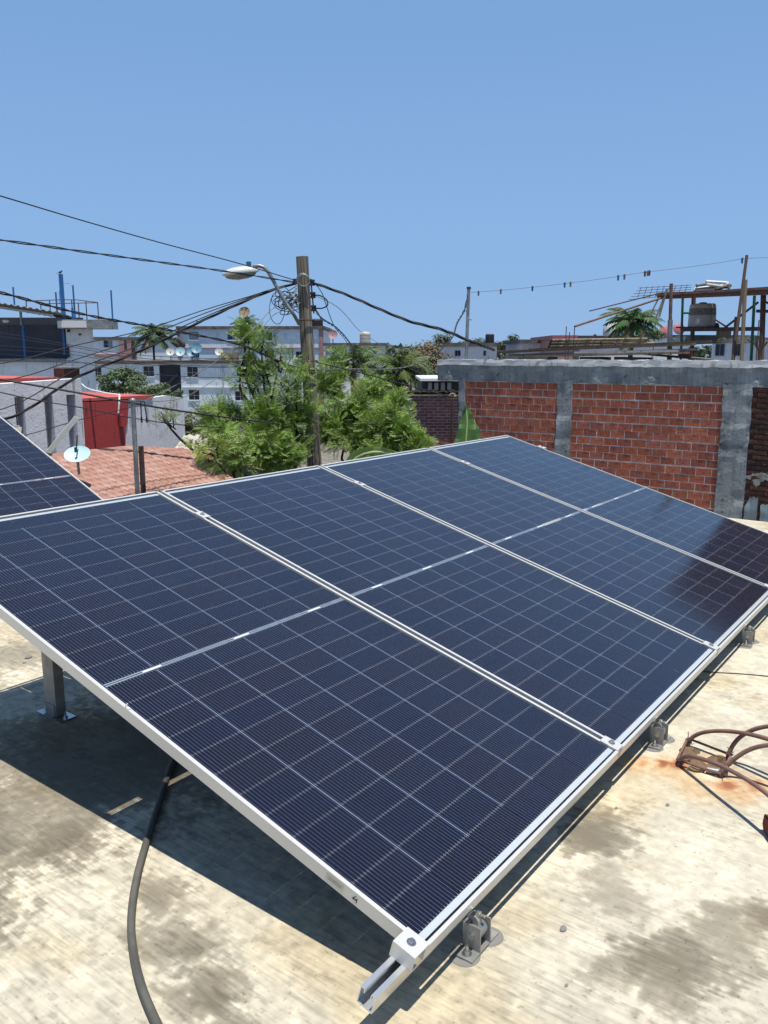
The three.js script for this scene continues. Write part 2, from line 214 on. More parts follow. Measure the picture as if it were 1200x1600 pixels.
// rear array, steeper
for (const [k, lab] of [[0, 'rear array panel at the left picture edge, above the front array'], [1, 'rear array panel next to the outermost one, mostly out of frame']]) {
  const t = makePanel(lab); t.position.set(2.1 - W - k * (W + GAP), .10, -3.39); t.rotation.x = 22.4 * Math.PI / 180;
}
const inPlane = (u, v, off = 0, tilt = TILT, o = V(0, H0, 0)) => V(o.x + u, o.y + v * Math.sin(tilt) + off * Math.cos(tilt), o.z - v * Math.cos(tilt) + off * Math.sin(tilt));

function strut(a, b, tilt) {   // open-topped channel
  const t = 41e-3, g = [], n = V(0, Math.cos(tilt), Math.sin(tilt)), v = V(0, Math.sin(tilt), -Math.cos(tilt)), k = .0025, hh = .045;
  const at = (p, dv, dn) => p.clone().addScaledVector(v, dv).addScaledVector(n, dn);
  g.push(bar(at(a, 0, -hh + k / 2), at(b, 0, -hh + k / 2), t - .0002, k, n));
  for (const s of [-1, 1]) { g.push(bar(at(a, s * (t / 2 - k / 2), -hh / 2 + k / 2), at(b, s * (t / 2 - k / 2), -hh / 2 + k / 2), k, hh - k, n)); g.push(bar(at(a, s * (t / 2 - .007), -k / 2), at(b, s * (t / 2 - .007), -k / 2), .009, k - .0003, n)); g.push(bar(at(a, s * (t / 2 - .0115), -.007), at(b, s * (t / 2 - .0115), -.007), k, .009, n)); }
  return g;
}
single('mounting_rail', strut(inPlane(-.15, .034, -.0353), inPlane(4.74, .034, -.0353), TILT), M.aluRail, 'open silver rail along the low edge, its cut end sticking out', 'mounting rail', 'rails under the front array');
single('mounting_rail', strut(inPlane(-.08, 2.065, -.0353), inPlane(4.74, 2.065, -.0353), TILT), M.aluRail, 'silver rail under the raised back of the front array', 'mounting rail', 'rails under the front array');
const RO = V(0, .10, -3.39), RT2 = 22.4 * Math.PI / 180;
single('mounting_rail', strut(inPlane(-.4, .021, -.0353, RT2, RO), inPlane(2.2, .021, -.0353, RT2, RO), RT2), M.aluRail, 'low rail of the rear array, behind the front array', 'mounting rail');
single('mounting_rail', strut(inPlane(-.4, 2.065, -.0353, RT2, RO), inPlane(2.2, 2.065, -.0353, RT2, RO), RT2), M.aluRail, 'upper rail of the rear array at the left', 'mounting rail');

const hexBolt = (r = .008, h = .007) => clean(new THREE.CylinderGeometry(r, r, h, 6));
function clampAt(kind, u, v, label) {
  const t = thing(kind, label, 'clamp', inPlane(u, v, 0), 0, kind === 'mid_clamp' ? 'clamps between the panels' : 'clamps at the array ends'); t.rotation.x = TILT;
  if (kind === 'mid_clamp') mesh(t, 'clamp_body', [bx(-.022, .022, .0006, .0036, -.032, .032), bx(-.0085, -.006, -.034, .0006, -.031, .031), bx(.006, .0085, -.034, .0006, -.031, .031)], M.alu);
  else { const s = u < 0 ? 1 : -1; mesh(t, 'clamp_body', [bx(-.028, .028, .0006, .0046, -.03, .03), bx(-s * .028, -s * .0245, -.036, .0006, -.03, .03), bx(-s * .0245, -s * .006, -.036, -.0325, -.03, .03)], M.alu); }
  const b = mesh(t, 'bolt', [hexBolt(.0075, .006).translate(kind === 'mid_clamp' ? 0 : 0, .0082, 0), clean(new THREE.CylinderGeometry(.011, .011, .0016, 16)).translate(0, .0049, 0)], M.bolt);
  if (kind === 'end_clamp') mesh(t, 'stud', rod(V(u < 0 ? -.012 : .012, -.06, 0), V(u < 0 ? -.012 : .012, -.002, 0), .004), M.darkHole);
}
clampAt('end_clamp', -.016, .03, 'silver end clamp with bolt at the nearest low corner');
clampAt('end_clamp', 4 * W + 3 * GAP + .016, .03, 'end clamp at the far low corner by the wall');
clampAt('end_clamp', 4 * W + 3 * GAP + .016, 2.065, 'small end clamp high on the far panel edge, before the brick wall');
clampAt('end_clamp', -.016, 2.065, 'end clamp at the raised left corner, outside the picture');
['nearest', 'middle', 'farthest'].forEach((w, i) => { const u = (i + 1) * (W + GAP) - GAP / 2; clampAt('mid_clamp', u, .035, `low clamp on the ${w} joint between front panels`); clampAt('mid_clamp', u, 2.065, `upper clamp on the ${w} joint between front panels`); });

const legX = [.37, 1.70, 3.03, 4.36], legWord = ['nearest', 'second', 'third', 'farthest'];
legX.forEach((x, i) => {
  const top = inPlane(x, 2.065, -.082), t = thing('support_leg', `${legWord[i]} beige metal post under the raised side of the array`, 'support post', V(x, 0, top.z), 0, 'posts under the array');
  const h = top.y - .008; const P = [[-.038, -.02], [.038, -.02], [.038, .02], [-.038, .02]];
  mesh(t, 'post', [bx(-.019, .019, .009, h, -.0375, -.034), bx(-.019, .019, .009, h, .034, .0375), bx(-.0205, -.019, .0095, h - .001, -.0375, .0375), bx(.019, .0205, .0095, h - .001, -.0375, .0375)], M.leg);
  mesh(t, 'base_plate', bx(-.035, .035, 0, .006, -.085, .085), M.bolt);
  for (const s of [-1, 1]) { mesh(t, 'bolt', [hexBolt(.009, .01).translate(0, .011, s * .066), rod(V(0, .006, s * .066), V(0, .03, s * .066), .0045)], M.bolt); }
  mesh(t, 'angle_bracket', [bx(-.0245, -.0205, .006, .055, -.03, .03), bx(-.034, -.0245, .006, .0095, -.03, .03)], M.castAlu);
});
const footX = [.232, 1.556, 2.885, 4.2], footWord = ['nearest', 'second', 'third', 'fourth'];
footX.forEach((x, i) => {
  const t = thing('foot_bracket', `${footWord[i]} grey forked bracket holding up the low rail`, 'bracket', V(x, 0, -.018), 0, 'brackets under the low rail');
  for (const s of [-1, 1]) {
    mesh(t, 'fork_plate', [bx(s * .022, s * .026, .0035, .072, -.012, .036), bx(s * .026, s * .064, .0035, .0085, -.013, .037)], M.castAlu);
    mesh(t, 'anchor_bolt', [hexBolt(.0085, .009).translate(s * .046, .0135, .012), clean(new THREE.CylinderGeometry(.0125, .0125, .0018, 18)).translate(s * .046, .0095, .012), rod(V(s * .046, .008, .012), V(s * .046, .03, .012), .0042)], M.bolt);
    mesh(t, 'side_bolt', [hexBolt(.008, .007).rotateZ(Math.PI / 2).translate(s * .0296, .045, .014)], M.bolt);
    mesh(t, 'sealant_pad', roughen(clean(new THREE.CylinderGeometry(.034, .038, .0034, 22)).translate(s * .046, .0017, .012 + s * .006), .003, 40), M.sealant);
  }
  mesh(t, 'base_strap', bx(-.0218, .0218, .0035, .0075, -.012, .036), M.castAlu);
  mesh(t, 'pivot_tube', rod(V(-.0195, .045, .012), V(.0195, .045, .012), .019, .019, 20), M.galv);
  mesh(t, 'rail_stem', [bx(-.0085, .0085, .03, .068, -.014, .02), rod(V(-.0083, .068, .003), V(.0083, .068, .003), .017, .017, 18), bx(-.02, .02, .066, .072, -.045, -.001)], M.castAlu);
  mesh(t, 'rail_bolt', [hexBolt(.0085, .008).rotateX(Math.PI / 2).translate(.004, .085, .013), rod(V(.004, .085, .008), V(.004, .085, .03), .004)], M.bolt);
});
for (const [x, z, h, lab] of [[.9, -5.55, .86, 'left'], [1.95, -5.55, .86, 'right']]) { const t = thing('support_leg', `${lab} post behind the rear array, hidden by its panels`, 'support post', V(x, 0, -3.39 - 2.065 * Math.cos(RT2)), 0, 'posts under the rear array'); mesh(t, 'post', bx(-.02, .02, .006, .10 + 2.065 * Math.sin(RT2) - .08, -.03, .03), M.leg); mesh(t, 'base_plate', bx(-.05, .05, 0, .006, -.06, .06), M.bolt); }
for (const [x, lab] of [[.8, 'left'], [1.9, 'right']]) { const t = thing('foot_bracket', `${lab} low bracket under the rear array`, 'bracket', V(x, 0, -3.41), 0, 'brackets under the rear array'); mesh(t, 'fork_plate', bx(-.02, .02, 0, .034, -.02, .02), M.castAlu); }

// ---------- things on the terrace ----------
{
  const F = (x, y, h) => { const p = onY(x, y, h); p.y = h; return p; };
  single('black_hose', tube([F(330, 1100, .0105), F(300, 1140, .0105), F(270, 1190, .0105), F(247, 1260, .0105), F(229, 1315, .0105), F(212, 1380, .0105), F(205, 1440, .0105), F(209, 1490, .0105), F(222, 1545, .0105), F(245, 1600, .0105), F(275, 1660, .0105)], .0105, 140, 10), M.rubberHose, 'dusty black hose curving across the concrete from under the panels', 'hose');
  single('thin_cable', tube([F(1080, 1046, .0025), F(1110, 1050, .0025), F(1160, 1053, .0025), F(1215, 1058, .0025), F(1300, 1066, .0025)], .0024, 60, 6), M.wire, 'thin black cable lying on the concrete beside the low rail', 'cable');
  // starter bars: ground path and height
  const t = thing('rebar_stub', 'rusty bent reinforcing bars with stirrups sprouting from the terrace', 'rebar', V(1.49, 0, .165));
  const R = (p) => p.map(([x, y, z]) => V(x - 1.49, y, z - .165));
  const bars = [[[1.60, -.02, .087], [1.598, .02, .09], [1.595, .055, .118], [1.58, .092, .18], [1.55, .125, .28], [1.5, .145, .41], [1.43, .145, .6]],
    [[1.425, -.02, .11], [1.425, .022, .112], [1.41, .052, .135], [1.36, .082, .2], [1.29, .11, .285], [1.2, .125, .40], [1.06, .12, .56]],
    [[1.43, -.02, .245], [1.435, .02, .25], [1.45, .075, .285], [1.46, .125, .34], [1.45, .165, .43], [1.42, .18, .55]],
    [[1.56, -.02, .235], [1.56, .03, .238], [1.565, .09, .262], [1.56, .145, .315], [1.53, .195, .41], [1.48, .215, .53]]];
  bars.forEach(b => mesh(t, 'bar', tube(R(b), .0075, 46, 8), M.rust));
  const ring = [[1.605, .024, .082], [1.43, .02, .1], [1.425, .016, .25], [1.565, .026, .245], [1.605, .026, .085]];
  for (const dy of [0]) mesh(t, 'stirrup', ring.slice(1).map((p, i) => rod(V(ring[i][0] - 1.49, ring[i][1] + dy * .6, ring[i][2] - .165), V(p[0] - 1.49, p[1] + dy * .6, p[2] - .165), .0045)), M.rust);
  for (let i = 0; i < 6; i++) { const c = [[.108, .012, -.076], [-.064, .01, -.053], [.071, .022, .076], [-.056, .012, .085]][i % 4]; const q = []; for (let k = 0; k < 9; k++) q.push(V(c[0] + .011 * Math.cos(k * 1.5 + i), c[1] + .002 * k, c[2] + .011 * Math.sin(k * 1.5 + i))); q.push(V(c[0] + rr(-.03, .03), c[1] + .03, c[2] + rr(-.03, .03))); mesh(t, 'tie_wire', tube(q, .0016, 50, 5), M.rustDark); }
  for (const [px, pz, sx, sz] of [[.035, -.05, .085, .06], [-.03, .0, .07, .05], [.02, .045, .09, .05], [.06, .06, .05, .05]]) mesh(t, 'rust_crust', roughen(clean(new THREE.BoxGeometry(sx, .024, sz, 6, 3, 6)), .03, 34).translate(px, .0, pz), M.rustCrust);
  mesh(t, 'pipe_stub', rod(V(-.055, .012, .035), V(-.04, .012, .1), .011, .011, 12), M.galv);
  const br = roughen(clean(new THREE.BoxGeometry(.09, .055, .1, 5, 4, 5)), .012, 30); br.rotateY(.5).translate(1.16, .027, .5);
  single('brick_piece', br, mat([.24, .055, .035], .95, { map: brickT, bumpMap: bumpT, bumpScale: .006 }), 'broken red brick piece at the right picture edge', 'brick');
  [[45, 1028, .012], [38, 1036, .006], [1043, 1258, .006], [963, 1263, .005], [880, 1452, .008], [885, 1540, .004]].forEach(([x, y, s], i) => { const p = onY(x, y, 0); single('pebble', roughen(clean(new THREE.IcosahedronGeometry(s, 1)).scale(1.5, .6, 1), s * .4, 60).translate(p.x, s * .42, p.z), M.sealant, ['flat dark pebble behind the nearest post', 'tiny pebble next to the flat one behind the post', 'dark crumb of grit beside the rebar wire', 'dark crumb between rail and brown stain', 'small dark leaf-like crumb right of the nearest bracket', 'tiny black grit speck in the right foreground'][i], 'pebble', 'grit on the terrace'); });
}

// ---------- brick house on the right ----------
const WX = 10;
const brickTone = [[.60, .18, .10], [.57, .165, .095], [.62, .195, .11], [.51, .15, .095], [.59, .17, .09], [.54, .175, .12], [.64, .205, .11]].map(c => mat(c, .92, { map: brickT, bumpMap: bumpT, bumpScale: .003 }));
const oldTone = [[.15, .065, .045], [.11, .06, .045], [.18, .075, .05], [.085, .055, .045]].map(c => mat(c, .95, { map: brickT, bumpMap: bumpT, bumpScale: .008 }));
const brickMerge = (list) => join(list);
{
  const T = thing('brick_house', 'unfinished red brick house wall with grey concrete frame behind the panels', 'house', V(WX, GROUND, -6.04));
  const lz = z => z + 6.04, ly = y => y - GROUND, beamLo = z => 1.035 - .02 * ((z + 6) / 4.5);
  // slab, beam, columns
  const beam = clean(new THREE.BoxGeometry(.34, .33, 9, 6, 6, 120)); roughen(beam, .022, 7);
  const bm = mesh(T, 'concrete_beam', beam.translate(.16, ly(1.17), lz(-6.46) + 4.5), M.concreteRough);
  mesh(bm, 'drip_lip', roughen(clean(new THREE.BoxGeometry(.06, .085, 8.98, 2, 2, 130)), .02, 9).translate(.0, ly(1.29), lz(-6.455) + 4.49), M.plaster);  // lip coloured paler than the beam, painting in its sunlit top edge
  mesh(T, 'roof_slab', bx(.291, 6.2, ly(1.1), ly(1.285), lz(-6.4), lz(2.5)), M.concrete);
  for (const [z0, z1, w] of [[-6.04, -5.94, .012], [-4.35, -4.14, .02], [-2.02, -1.70, .035], [1.1, 1.4, .02]]) { const c = clean(new THREE.BoxGeometry(.16, 6.5, z1 - z0 + w, 2, 90, 6)); roughen(c, .03, 9); mesh(T, 'concrete_column', c.translate(.055, ly(1.04) - 3.25, lz((z0 + z1) / 2)), M.concrete); }
  mesh(T, 'mortar_wall', bx(-.0002, .15, 0, ly(1.04), lz(-6.0), lz(2.4)), M.mortar);
  mesh(T, 'grimy_mortar', bx(-.003, .0025, 0, ly(1.0), lz(-1.69), lz(1.0)), oldTone[3]);
  mesh(T, 'side_wall', bx(.15, 6.1, 0, ly(1.08), lz(-6.0), lz(-5.85)), M.greyWall);
  mesh(T, 'back_wall', bx(5.95, 6.1, 0, ly(1.08), lz(-5.84), lz(2.4)), M.greyWall);
  const bl = .192, bh = .0955, jm = .0125, geos = [0, 1, 2, 3, 4].map(i => boxuv(clean(new THREE.BoxGeometry(.1, bh, bl)).applyMatrix4(new THREE.Matrix4().makeRotationX((hash(i, 3) - .5) * .012))).translate(0, 0, 0));
  geos.forEach((g, i) => { const u = g.attributes.uv; for (let k = 0; k < u.count; k++) u.setXY(k, u.getX(k) + i * .37, u.getY(k) + i * .21); });
  const rest = [], endGeo = {};
  const visible = (z, y) => y > -.34 + (.0) - (z + 6) * .13;
  for (const [z0, z1] of [[-5.93, -4.36], [-4.13, -2.03]]) for (let r = 0; r < 60; r++) {
    const y = 1.0 - bh / 2 - .003 - r * (bh + jm) + .004 * Math.sin(r * 2.3); if (y < GROUND + .1) break;
    let z = z0 - (r % 2 ? bl / 2 : .02) + (hash(r, 77) - .5) * .03;
    for (let k = 0; z < z1; k++, z += bl + jm) {
      const a = Math.max(z, z0 - .012), b = Math.min(z + bl, z1 + .012), len = b - a; if (len < .04) continue;
      const px = (hash(r * 31, k * 17 + Math.round(z0 * 10)) - .5) * .005;
      if (!visible(z, y)) { rest.push(bx(-.001, .05, ly(y) - bh / 2, ly(y) + bh / 2, lz(a), lz(b))); continue; }
      let g = geos[Math.floor(hash(r, k) * 5)];
      if (len < bl - .01) { const key = len.toFixed(2); g = endGeo[key] ||= boxuv(clean(new THREE.BoxGeometry(.1, bh, +key))); }
      const m = brickTone[Math.floor(Math.pow(hash(r * 5 + 1, k * 3 + Math.round(z0)), 1.2) * 7)];
      share(T, 'brick', g, m, .05 + px - .004, ly(y), lz((a + b) / 2));
    }
  }
  const st = mesh(T, 'lower_brickwork', rest, brickTone[0]); st.userData.kind = 'stuff';
  // grimy thin bricks right of the wide column
  const oh = .052, ol = .225; const og = [0, 1, 2].map(i => roughen(boxuv(clean(new THREE.BoxGeometry(.1, oh, ol, 2, 2, 4))), .016, 14 + i)); const orest = [];
  for (let r = 0; r < 100; r++) { const y = 1.0 - r * (oh + .014) - .03; if (y < GROUND + .1) break; for (let k = 0, z = -1.675 + (r % 2) * .06; z < .95; k++, z += ol + .014) { if (y > -1.0 && z < -1.2) share(T, 'grimy_brick', og[(r + k) % 3], oldTone[Math.floor(hash(r * 3, k + 5) * 4)], .043 - hash(r, k) * .008, ly(y), lz(z + ol / 2)); else orest.push(bx(0, .05, ly(y) - oh / 2, ly(y) + oh / 2, lz(z), lz(z + ol))); } }
  mesh(T, 'lower_grimy_brickwork', orest, oldTone[0]).userData.kind = 'stuff';
  M.oldPlaster = mat([.85, .85, .8], .95, { map: concreteT }); M.oldPaint = mat([.62, .78, .84], .9, { map: concreteT });
  const ragged = pts => pts.flatMap((p, i) => { const q = pts[(i + 1) % pts.length], o = []; for (let k = 0; k < 6; k++) { const t = k / 6; o.push([mix(p[0], q[0], t) + (hash(i, k + 3) - .5) * .022, mix(p[1], q[1], t) + (hash(k, i + 8) - .5) * .03]); } return o; });
  const patch = (pts0, m, d = .02) => { const pts = ragged(pts0); const g = plate(pts.map(([z, y]) => [lz(z), ly(y)]), d); g.applyMatrix4(new THREE.Matrix4().makeBasis(V(0, 0, 1), V(0, 1, 0), V(-1, 0, 0))); roughen(g, .006, 15); g.translate(-.004, 0, 0); mesh(T, 'plaster_patch', g, m).userData.label = 'pale plaster remnant on the grimy bricks'; };
  patch([[-1.69, -.16], [-1.6, -.1], [-1.5, -.08], [-1.3, -.1], [-1.25, -.2], [-1.38, -.17], [-1.46, -.18], [-1.55, -.26], [-1.6, -.2]], M.oldPlaster, .012);
  patch([[-1.7, -1.1], [-1.66, -.55], [-1.62, -.42], [-1.5, -.4], [-1.5, -1.1]], M.oldPaint); patch([[-1.47, -1.1], [-1.47, -.5], [-1.3, -.45], [-1.2, -.6], [-1.2, -1.1]], M.oldPaint);
  // upper storey past the right picture edge, mirrored in the far panels
  const U = thing('upper_storey', 'dark brick storey right of the picture, mirrored in the far panels', 'house', V(WX, 1.29, 1.9));
  mesh(U, 'wall', bx(.02, 4, .05, 1.75, -3.1, 3.1), oldTone[0]); mesh(U, 'roof_edge', bx(-.05, 4.1, 1.75, 1.92, -3.15, 3.15), M.concrete);
  const w = mesh(U, 'window', bx(0, .06, .55, 1.4, -.6, .4), M.winFrame); mesh(w, 'pane', bx(-.01, -.001, .62, 1.33, -.53, .33), M.darkGlass);
  for (let i = 0; i < 2; i++) mesh(U, 'lower_wall', bx(.16, 4, -6.7, .05, i ? .53 : -.4, i ? 3.1 : .5), oldTone[1]);
}
// things on that roof
const RY = 1.287;
const P = (x, y, X) => onX(x, y, X);
const onRoof = p => { p.y = RY; return p; };
{
  const G1 = 'timber and pipes stacked on the brick house roof';
  const boards = [[780, 551, 10.9, 1110, 533, 10.9, .16, .028, 'plankDark', 'long dark board, topmost of the stack, rising to the right'], [782, 549, 11.2, 1085, 538, 11.2, .2, .03, 'plank', 'pale grey long board under the dark topmost one'], [800, 555, 11.0, 1090, 546, 11.0, .22, .03, 'oldSheet', 'weathered grey board low in the stack'], [786, 558, 10.7, 1075, 551, 10.7, .18, .03, 'plank', 'lowest light board of the stack, near the beam'], [830, 546, 11.5, 1130, 535, 11.5, .2, .025, 'plankDark', 'brown board at the back of the stack'], [900, 551, 10.8, 1060, 548, 10.8, .15, .03, 'sheet', 'short pale sheet sticking out right of the stack'], [1000, 552, 11.4, 1110, 562, 11.2, .2, .03, 'oldSheet', 'grey plank sloping down at the right of the stack']];
  for (const [x0, y0, X0, x1, y1, X1, w, h, m, lab] of boards) single('board', roughen(bar(P(x0, y0, X0), P(x1, y1, X1), w, h), .004, 4), M[m], lab, 'board', G1);
  const pipes = [[862, 532, 1012, 530, 'top cream pipe of the bundle'], [860, 536, 1008, 533, 'second cream pipe from the top of the bundle'], [858, 541, 985, 538, 'lowest cream pipe, its dark open end at left'], [940, 535, 1024, 537, 'cream pipe slanting right under the palm']];
  for (const [x0, y0, x1, y1, lab] of pipes) { const t = thing('bamboo_pipe', lab, 'pipe', P(x0, y0, 11.6), 0, 'cream pipes on the stack'); const o = t.position; mesh(t, 'pipe', rod(V(0, 0, 0), P(x1, y1, 11.6).sub(o), .026, .024, 10), M.cream); mesh(t, 'end_ring', rod(V(-.002, 0, -.012), P(x1, y1, 11.6).sub(o).multiplyScalar(.012), .03, .03, 10), M.black); }
  for (const [x, X, w, lab] of [[840, 11, .5, 'left'], [930, 11, .35, 'middle'], [990, 11.1, .45, 'right']]) { const p = onRoof(P(x, 562, X)); single('block', roughen(bx(p.x - .2, p.x + .2, RY, RY + .09, p.z - w / 2, p.z + w / 2), .02, 9), M.oldSheet, `${lab} concrete block carrying the board stack`, 'block', 'blocks under the boards'); }
  for (const [x, y, w] of [[905, 559, .03], [940, 560, .04], [1010, 560, .05], [1075, 557, .045], [1040, 559, .055], [870, 560, .035]]) { const p = onRoof(P(x, y + 3, 10.6)); single('rubble_lump', roughen(clean(new THREE.IcosahedronGeometry(w, 1)).scale(1, .6, 1.2).translate(p.x, RY + w * .4, p.z), w * .5, 8), rnd() > .5 ? M.mortar : M.white, `pale rubble lump on the beam ${x < 900 ? 'at the left of the rebar' : x < 920 ? 'just right of the rebar' : x < 1000 ? 'under the middle of the boards' : x < 1030 ? 'left of the red scrap' : x < 1060 ? 'beside the red scrap' : 'under the right board end'}`, 'rubble', 'rubble along the beam'); }
  { const a = P(1060, 553, 11.2), b = P(1082, 553, 11.2); single('red_scrap', roughen(bar(a, b, .02, .09), .02, 12), M.dishRed, 'dark red scrap of sheet lying under the boards', 'scrap'); }
  // rebar rods
  const rods = [[885, 510, 883, 562, 10.2, 'tall thin rebar standing on the beam left of the bent rod'], [890, 519, 887, 562, 10.2, 'shorter rebar between two taller ones on the beam'], [898, 510, 895, 562, 10.2, 'upright rebar whose top meets the slanting rod'], [1186, 500, 1182, 560, 10.5, 'thin rebar standing right of the leaning pole']];
  for (const [x0, y0, x1, y1, X, lab] of rods) { const a = P(x1, y1, X); a.y = RY - .1; single('rebar_rod', rod(a, P(x0, y0, X), .007), M.rustDark, lab, 'rebar', 'rebar standing on the beam'); }
  single('slanting_rod', rod(P(898, 510, 10.2), P(1032, 466, 11.8), .016), M.rust, 'long rusty rod slanting up from the rebar to the platform', 'rod');
  single('slanting_rebar', rod(P(921, 486, 11), P(1032, 458, 11.9), .009), M.rustDark, 'thin rebar slanting beside the rusty rod toward the platform', 'rebar');
  // rebar mesh hanging at platform end
  { const t = thing('rebar_mesh', 'thin wire mesh jutting from the left end of the platform', 'wire mesh', P(1010, 462, 12)); const o = t.position; for (let i = 0; i < 5; i++) mesh(t, 'wire', rod(P(982 + i * 4, 468 - i * 4.5, 12).sub(o), P(1080, 459 - i * 3.4, 12).sub(o), .004), M.rustDark); for (let i = 0; i < 9; i++) mesh(t, 'cross_wire', rod(P(996 + i * 9, 467 - i * .5, 12).sub(o), P(1002 + i * 9, 448 - i * .4, 12).sub(o), .004), M.rustDark); }
  // scaffold platform
  const t = thing('scaffold_platform', 'rusty steel scaffold platform above the grey water tank', 'scaffold', onRoof(P(1120, 560, 12.2))); const o = t.position, q = (x, y, X) => P(x, y, X).sub(o);
  const post = (n, x0, y0, x1, X, r, m) => { const a = q(x1, 560, X); a.y = 0; mesh(t, n, rod(a, q(x0, y0, X), r, r, 10), m); };
  post('post', 1084, 462, 1081, 12.6, .035, M.rust); post('post', 1193, 458, 1190, 12.4, .04, M.rust);
  post('green_post', 1067, 462, 1064, 12.2, .02, M.greenPaint); post('green_post', 1179, 462, 1174, 12.2, .022, M.greenPaint);
  mesh(t, 'green_rail', rod(q(1066, 489, 12.2), q(1078, 489, 12.2), .016), M.greenPaint);
  for (const [y, X, h] of [[462, 11.9, .05], [460, 12.9, .05], [458, 12.4, .04]]) mesh(t, 'deck_beam', bar(q(1028, y + 3, X), q(1215, y - 5, X), .08, h), M.rust);
  for (let i = 0; i < 9; i++) mesh(t, 'deck_plank', bar(q(1026 + i * 1.5, 461 - (i % 3), 11.85 + i * .13), q(1216, 450 + (i % 3) * 1.5 - i * .2, 11.85 + i * .13), .11, .03), i % 3 ? M.plankDark : M.rust);
  mesh(t, 'brace', rod(q(1185, 472, 12.4), q(1130, 514, 12.4), .018), M.rust); mesh(t, 'brace', rod(q(1116, 498, 12.6), q(1140, 514, 12.6), .014), M.rust); mesh(t, 'brace', rod(q(1193, 470, 12.4), q(1220, 484, 12.4), .016), M.rust);
  mesh(t, 'tank_beam', bar(q(1066, 515.5, 12.1), q(1193, 514.5, 12.1), .07, .045), M.rustDark); mesh(t, 'tank_beam', bar(q(1064, 514, 13.0), q(1193, 513, 13.0), .07, .045), M.rustDark); mesh(t, 'tank_deck', bar(q(1069, 512.6, 12.55), q(1120, 512.2, 12.55), .86, .02), M.rustDark);
  mesh(t, 'side_beam', bar(q(1182, 486, 12.2), q(1225, 487, 12.2), .06, .045), M.rustDark);
  // tank
  const c = P(1096, 511.5, 12.55), R = P(1118, 500, 12.55).distanceTo(P(1075, 500, 12.55)) / 2 * .98, Hh = P(1096, 475, 12.55).y - c.y;
  const K = thing('water_tank', 'grey ribbed water tank with worn dark print on the scaffold', 'water tank', V(c.x, c.y, c.z));
  const prof = [[0, 0], [R * .93, 0], [R * .985, .015], [R, Hh * .1], [R * .985, Hh * .13], [R, Hh * .16], [R * .985, Hh * .5], [R * .965, Hh * .62], [R * .95, Hh * .78], [R * .965, Hh * .82], [R * .95, Hh * .86], [R * .93, Hh * .96], [R * .88, Hh], [R * .3, Hh * 1.01], [0, Hh * 1.01]];
  mesh(K, 'body', lathe(prof, 40), M.tankGrey, false);
  const cv = document.createElement('canvas'); cv.width = 1024; cv.height = 128; const g = cv.getContext('2d'); g.fillStyle = '#8d8885'; g.fillRect(0, 0, 1024, 128); for (let i = 0; i < 900; i++) { g.fillStyle = ['#57555a', '#6b6665', '#705f57', '#86817f', '#98938f'][Math.floor(hash(i, 4) * 5)]; const x = hash(i, 1) * 1024, y = hash(i, 2) * 128; g.fillRect(x, y, 4 + hash(i, 7) * 16, 5 + hash(i, 8) * 14); }
  const bt = new THREE.CanvasTexture(cv); bt.colorSpace = THREE.SRGBColorSpace; bt.wrapS = THREE.RepeatWrapping; bt.repeat.set(2, 1);
  mesh(K, 'printed_band', clean(new THREE.CylinderGeometry(R * .962, R * .995, Hh * .3, 40, 1, true)).translate(0, Hh * .66, 0), mat([1, 1, 1], .7, { map: bt, side: THREE.DoubleSide }), false);
  mesh(K, 'lid', lathe([[0, .025], [R * .25, .02], [R * .3, .0], [R * .3, -.02]], 24).translate(0, Hh * 1.01, 0), M.tankGrey, false);
  { const b = P(1120, 512, 12.2); single('black_bucket', [clean(new THREE.TorusGeometry(.05, .025, 10, 24, Math.PI)).translate(b.x, b.y, b.z).rotateY(0), box(.05, .03, .04, b.x - .045, b.y - .01, b.z), box(.05, .03, .04, b.x + .045, b.y - .01, b.z)], M.black, 'small black arched pipe fitting next to the tank foot', 'fitting'); }
  // loose white pipes and junk on the deck
  const junk = [[1103, 440, 1138, 442, 'white', 'topmost white pipe of the heap on the scaffold deck'], [1104, 444, 1137, 449, 'white', 'white pipe slanting down through the deck heap'], [1088, 446, 1108, 443, 'galv', 'short grey pipe at the left of the deck heap'], [1086, 451, 1130, 446, 'galv', 'grey pipe lying low across the deck heap'], [1118, 452, 1142, 446, 'plankDark', 'dark stick at the right of the deck heap'], [1084, 453, 1128, 452, 'white', 'lowest white pipe of the deck heap'], [1137, 442, 1139, 450, 'white', 'short upright white piece of the deck heap']];
  for (const [x0, y0, x1, y1, m, lab] of junk) single('loose_pipe', rod(P(x0, y0, 12.1), P(x1, y1, 12.3), .022), M[m], lab, 'pipe', 'loose pipes on the scaffold deck');
  for (const [x0, y0, x1, y1, lab] of [[1028, 468, 1015, 494, 'leftmost grey board hanging off the platform end'], [1037, 466, 1025, 496, 'middle grey board hanging off the platform end'], [1042, 452, 1030, 495, 'longest grey board propped at the platform end']]) single('hanging_board', bar(P(x0, y0, 11.8), P(x1, y1, 11.75), .05, .02), M.oldSheet, lab, 'board', 'boards hanging off the platform');
  // free poles
  { const a = onRoof(P(1145, 562, 10.5)); single('leaning_pole', rod(a, P(1167, 399, 10.9), .024, .02, 10), M.rustDark, 'tall brown pole leaning right, carrying the clothes line', 'pole'); const b = onRoof(P(1159, 562, 10.5)); single('rusty_pipe', rod(b, P(1165, 437, 10.5), .026, .026, 10), M.cream, 'pale rusty upright pipe right of the leaning pole', 'pipe'); const c2 = onRoof(P(1145, 562, 10.8)); single('short_post', rod(c2, P(1150, 495, 10.8), .02), M.rustDark, 'short dark post at the foot of the leaning pole', 'post'); }
